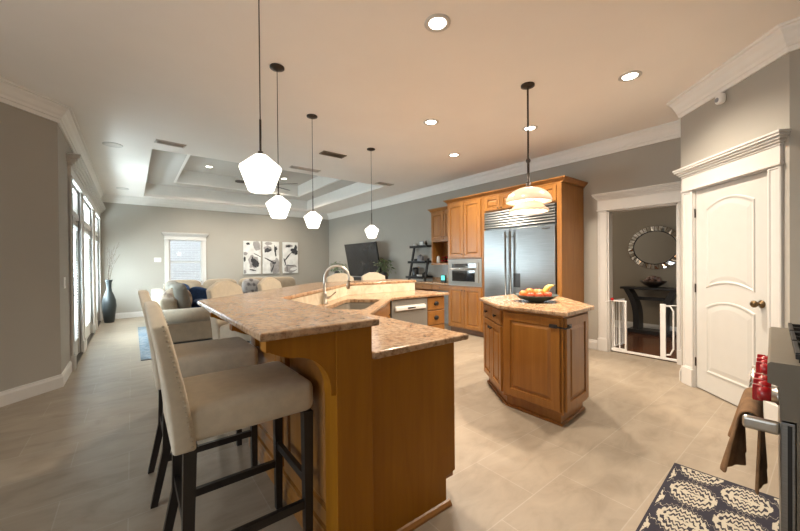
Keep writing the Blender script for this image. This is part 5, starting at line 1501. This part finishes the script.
# ================================================================== range with towel and rug
RA = math.radians(4.5)
RL = (1.944, 0.168, 0)
def rng():
    # local: x along the range away from the camera, front towards +y
    t = thing('range_cooker', 'stainless professional range with red knobs at the right edge', 'range cooker', RL, RA)
    Lr = 1.03
    link_mesh('body', B(0.0, Lr, -0.62, -0.075, 0.11, 0.835), 'stainless_side', t)
    link_mesh('leg_base', B(0.03, Lr-0.03, -0.58, -0.10, 0.0, 0.11), 'black_iron', t)
    bm = bmesh.new(); prof = [(-0.62, 0.72), (-0.052, 0.72), (-0.045, 0.80), (-0.002, 0.83), (0.0, 0.905), (-0.006, 0.915), (-0.62, 0.915)]
    prof = [(-0.08, 0.70), (-0.035, 0.70), (-0.030, 0.825), (0.0, 0.835), (0.0, 0.908), (-0.008, 0.916), (-0.62, 0.916), (-0.62, 0.836), (-0.08, 0.836)]
    a = [bm.verts.new((-0.003, y, z)) for y, z in prof]; b = [bm.verts.new((Lr+0.003, y, z)) for y, z in prof]
    bm.faces.new(a); bm.faces.new(list(reversed(b)))
    for i in range(len(prof)): j = (i+1) % len(prof); bm.faces.new((a[i], b[i], b[j], a[j]))
    bmesh.ops.recalc_face_normals(bm, faces=bm.faces[:]); link_mesh('control_panel', bm, 'stainless_side', t)
    d = link_mesh('oven_door', B(0.006, Lr-0.006, -0.074, -0.034, 0.13, 0.690, bev=0.004), 'stainless', t)
    link_mesh('door_edge', B(0.0055, Lr-0.0055, -0.064, -0.052, 0.14, 0.680), 'black_iron', d)
    bm = bmesh.new()
    tube(bm, [(0.035, 0.052, 0.655), (Lr-0.035, 0.052, 0.655)], 0.019, 14)
    h = link_mesh('handle_bar', bm, 'chrome', d)
    for x in (0.03, Lr-0.03):
        bm = bmesh.new(); box(bm, x-0.014, x+0.014, -0.035, 0.072, 0.628, 0.680, bev=0.013, seg=3); box(bm, x-0.0145, x-0.0142, -0.005, 0.035, 0.646, 0.662)
        link_mesh('handle_bracket', bm, 'nickel', h)
    for k, x in enumerate((0.09, 0.19, 0.29, 0.55, 0.65, 0.75)):
        bm = bmesh.new(); lathe(bm, [(0.0, 0), (0.036, 0), (0.036, 0.006), (0.031, 0.010), (0.029, 0.022), (0, 0.022)], 20, M=T(x, -0.032, 0.765) @ Rx(-PI/2)); bz = link_mesh('knob_bezel', bm, 'nickel', t)
        bm = bmesh.new(); lathe(bm, [(0.0, 0.02), (0.028, 0.022), (0.030, 0.050), (0.024, 0.062), (0.0, 0.064)], 20, M=T(x, -0.032, 0.765) @ Rx(-PI/2))
        box(bm, x-0.009, x+0.009, 0.012, 0.044, 0.732, 0.798, bev=0.004)
        link_mesh('knob', bm, 'red_knob', bz)
    for k in range(3):
        x0 = 0.05+k*0.32
        bm = bmesh.new()
        for yy in (-0.56, -0.44, -0.32, -0.20, -0.08): box(bm, x0, x0+0.29, yy-0.007, yy+0.007, 0.935, 0.955, bev=0.002)
        for xx in (x0, x0+0.145, x0+0.29): box(bm, xx-0.007, xx+0.007, -0.567, -0.073, 0.930, 0.950, bev=0.002)
        for xx in (x0+0.01, x0+0.28):
            for yy in (-0.55, -0.09): box(bm, xx-0.008, xx+0.008, yy-0.008, yy+0.008, 0.916, 0.935)
        link_mesh('burner_grate', bm, 'black_iron', t)
rng()
def towel():
    bm = bmesh.new()
    # folded towel over the bar: front and back leaves with folds, cross-section in y/z, length along x
    NX, NS = 26, 30
    def surf(u, s):
        # u along bar 0..1, s along cloth -1 (back bottom) .. 1 (front bottom)
        wv = 0.020*math.sin(u*15+0.6)+0.008*math.sin(u*37)
        x = 0.065+0.40*u
        if abs(s) < 0.12:
            a = (s/0.12)*PI/2; y = 0.052+0.026*math.sin(a); z = 0.655+0.026*math.cos(a)
            return (x, y, z)
        d = (abs(s)-0.12)/0.88; drop = (0.25 if s > 0 else 0.30)*d
        xx = x + (u-0.5)*0.06*d
        y = 0.052+(0.026+0.022*d*(1 if s > 0 else 0.15))*(1 if s > 0 else -1)+wv*d*(1.5 if s > 0 else 0.6)
        z = 0.655-drop+0.012*math.sin(u*9)*d
        return (xx, y, z)
    g = [[bm.verts.new(surf(i/NX, -1+2*j/NS)) for j in range(NS+1)] for i in range(NX+1)]
    for i in range(NX):
        for j in range(NS): bm.faces.new((g[i][j], g[i+1][j], g[i+1][j+1], g[i][j+1])).smooth = True
    o = link_mesh('kitchen_towel', bm, 'towel_brown'); m = o.modifiers.new('s', 'SOLIDIFY'); m.thickness = 0.009; m.offset = 1
    m2 = o.modifiers.new('ss', 'SUBSURF'); m2.levels = 1; m2.render_levels = 1
    tag(o, 'folded brown towel hanging over the range door handle', 'towel', loc=RL, rz=RA)
towel()
def rug():
    bm = bmesh.new(); box(bm, -0.76, 0.76, -0.235, 0.235, 0.0005, 0.009, bev=0.002)
    tag(link_mesh('kitchen_rug', bm, 'rug_ikat'), 'dark navy kitchen runner with cream zigzag medallions in front of the range', 'rug', loc=(2.00, 0.372, 0), rz=math.radians(3.2))
rug()
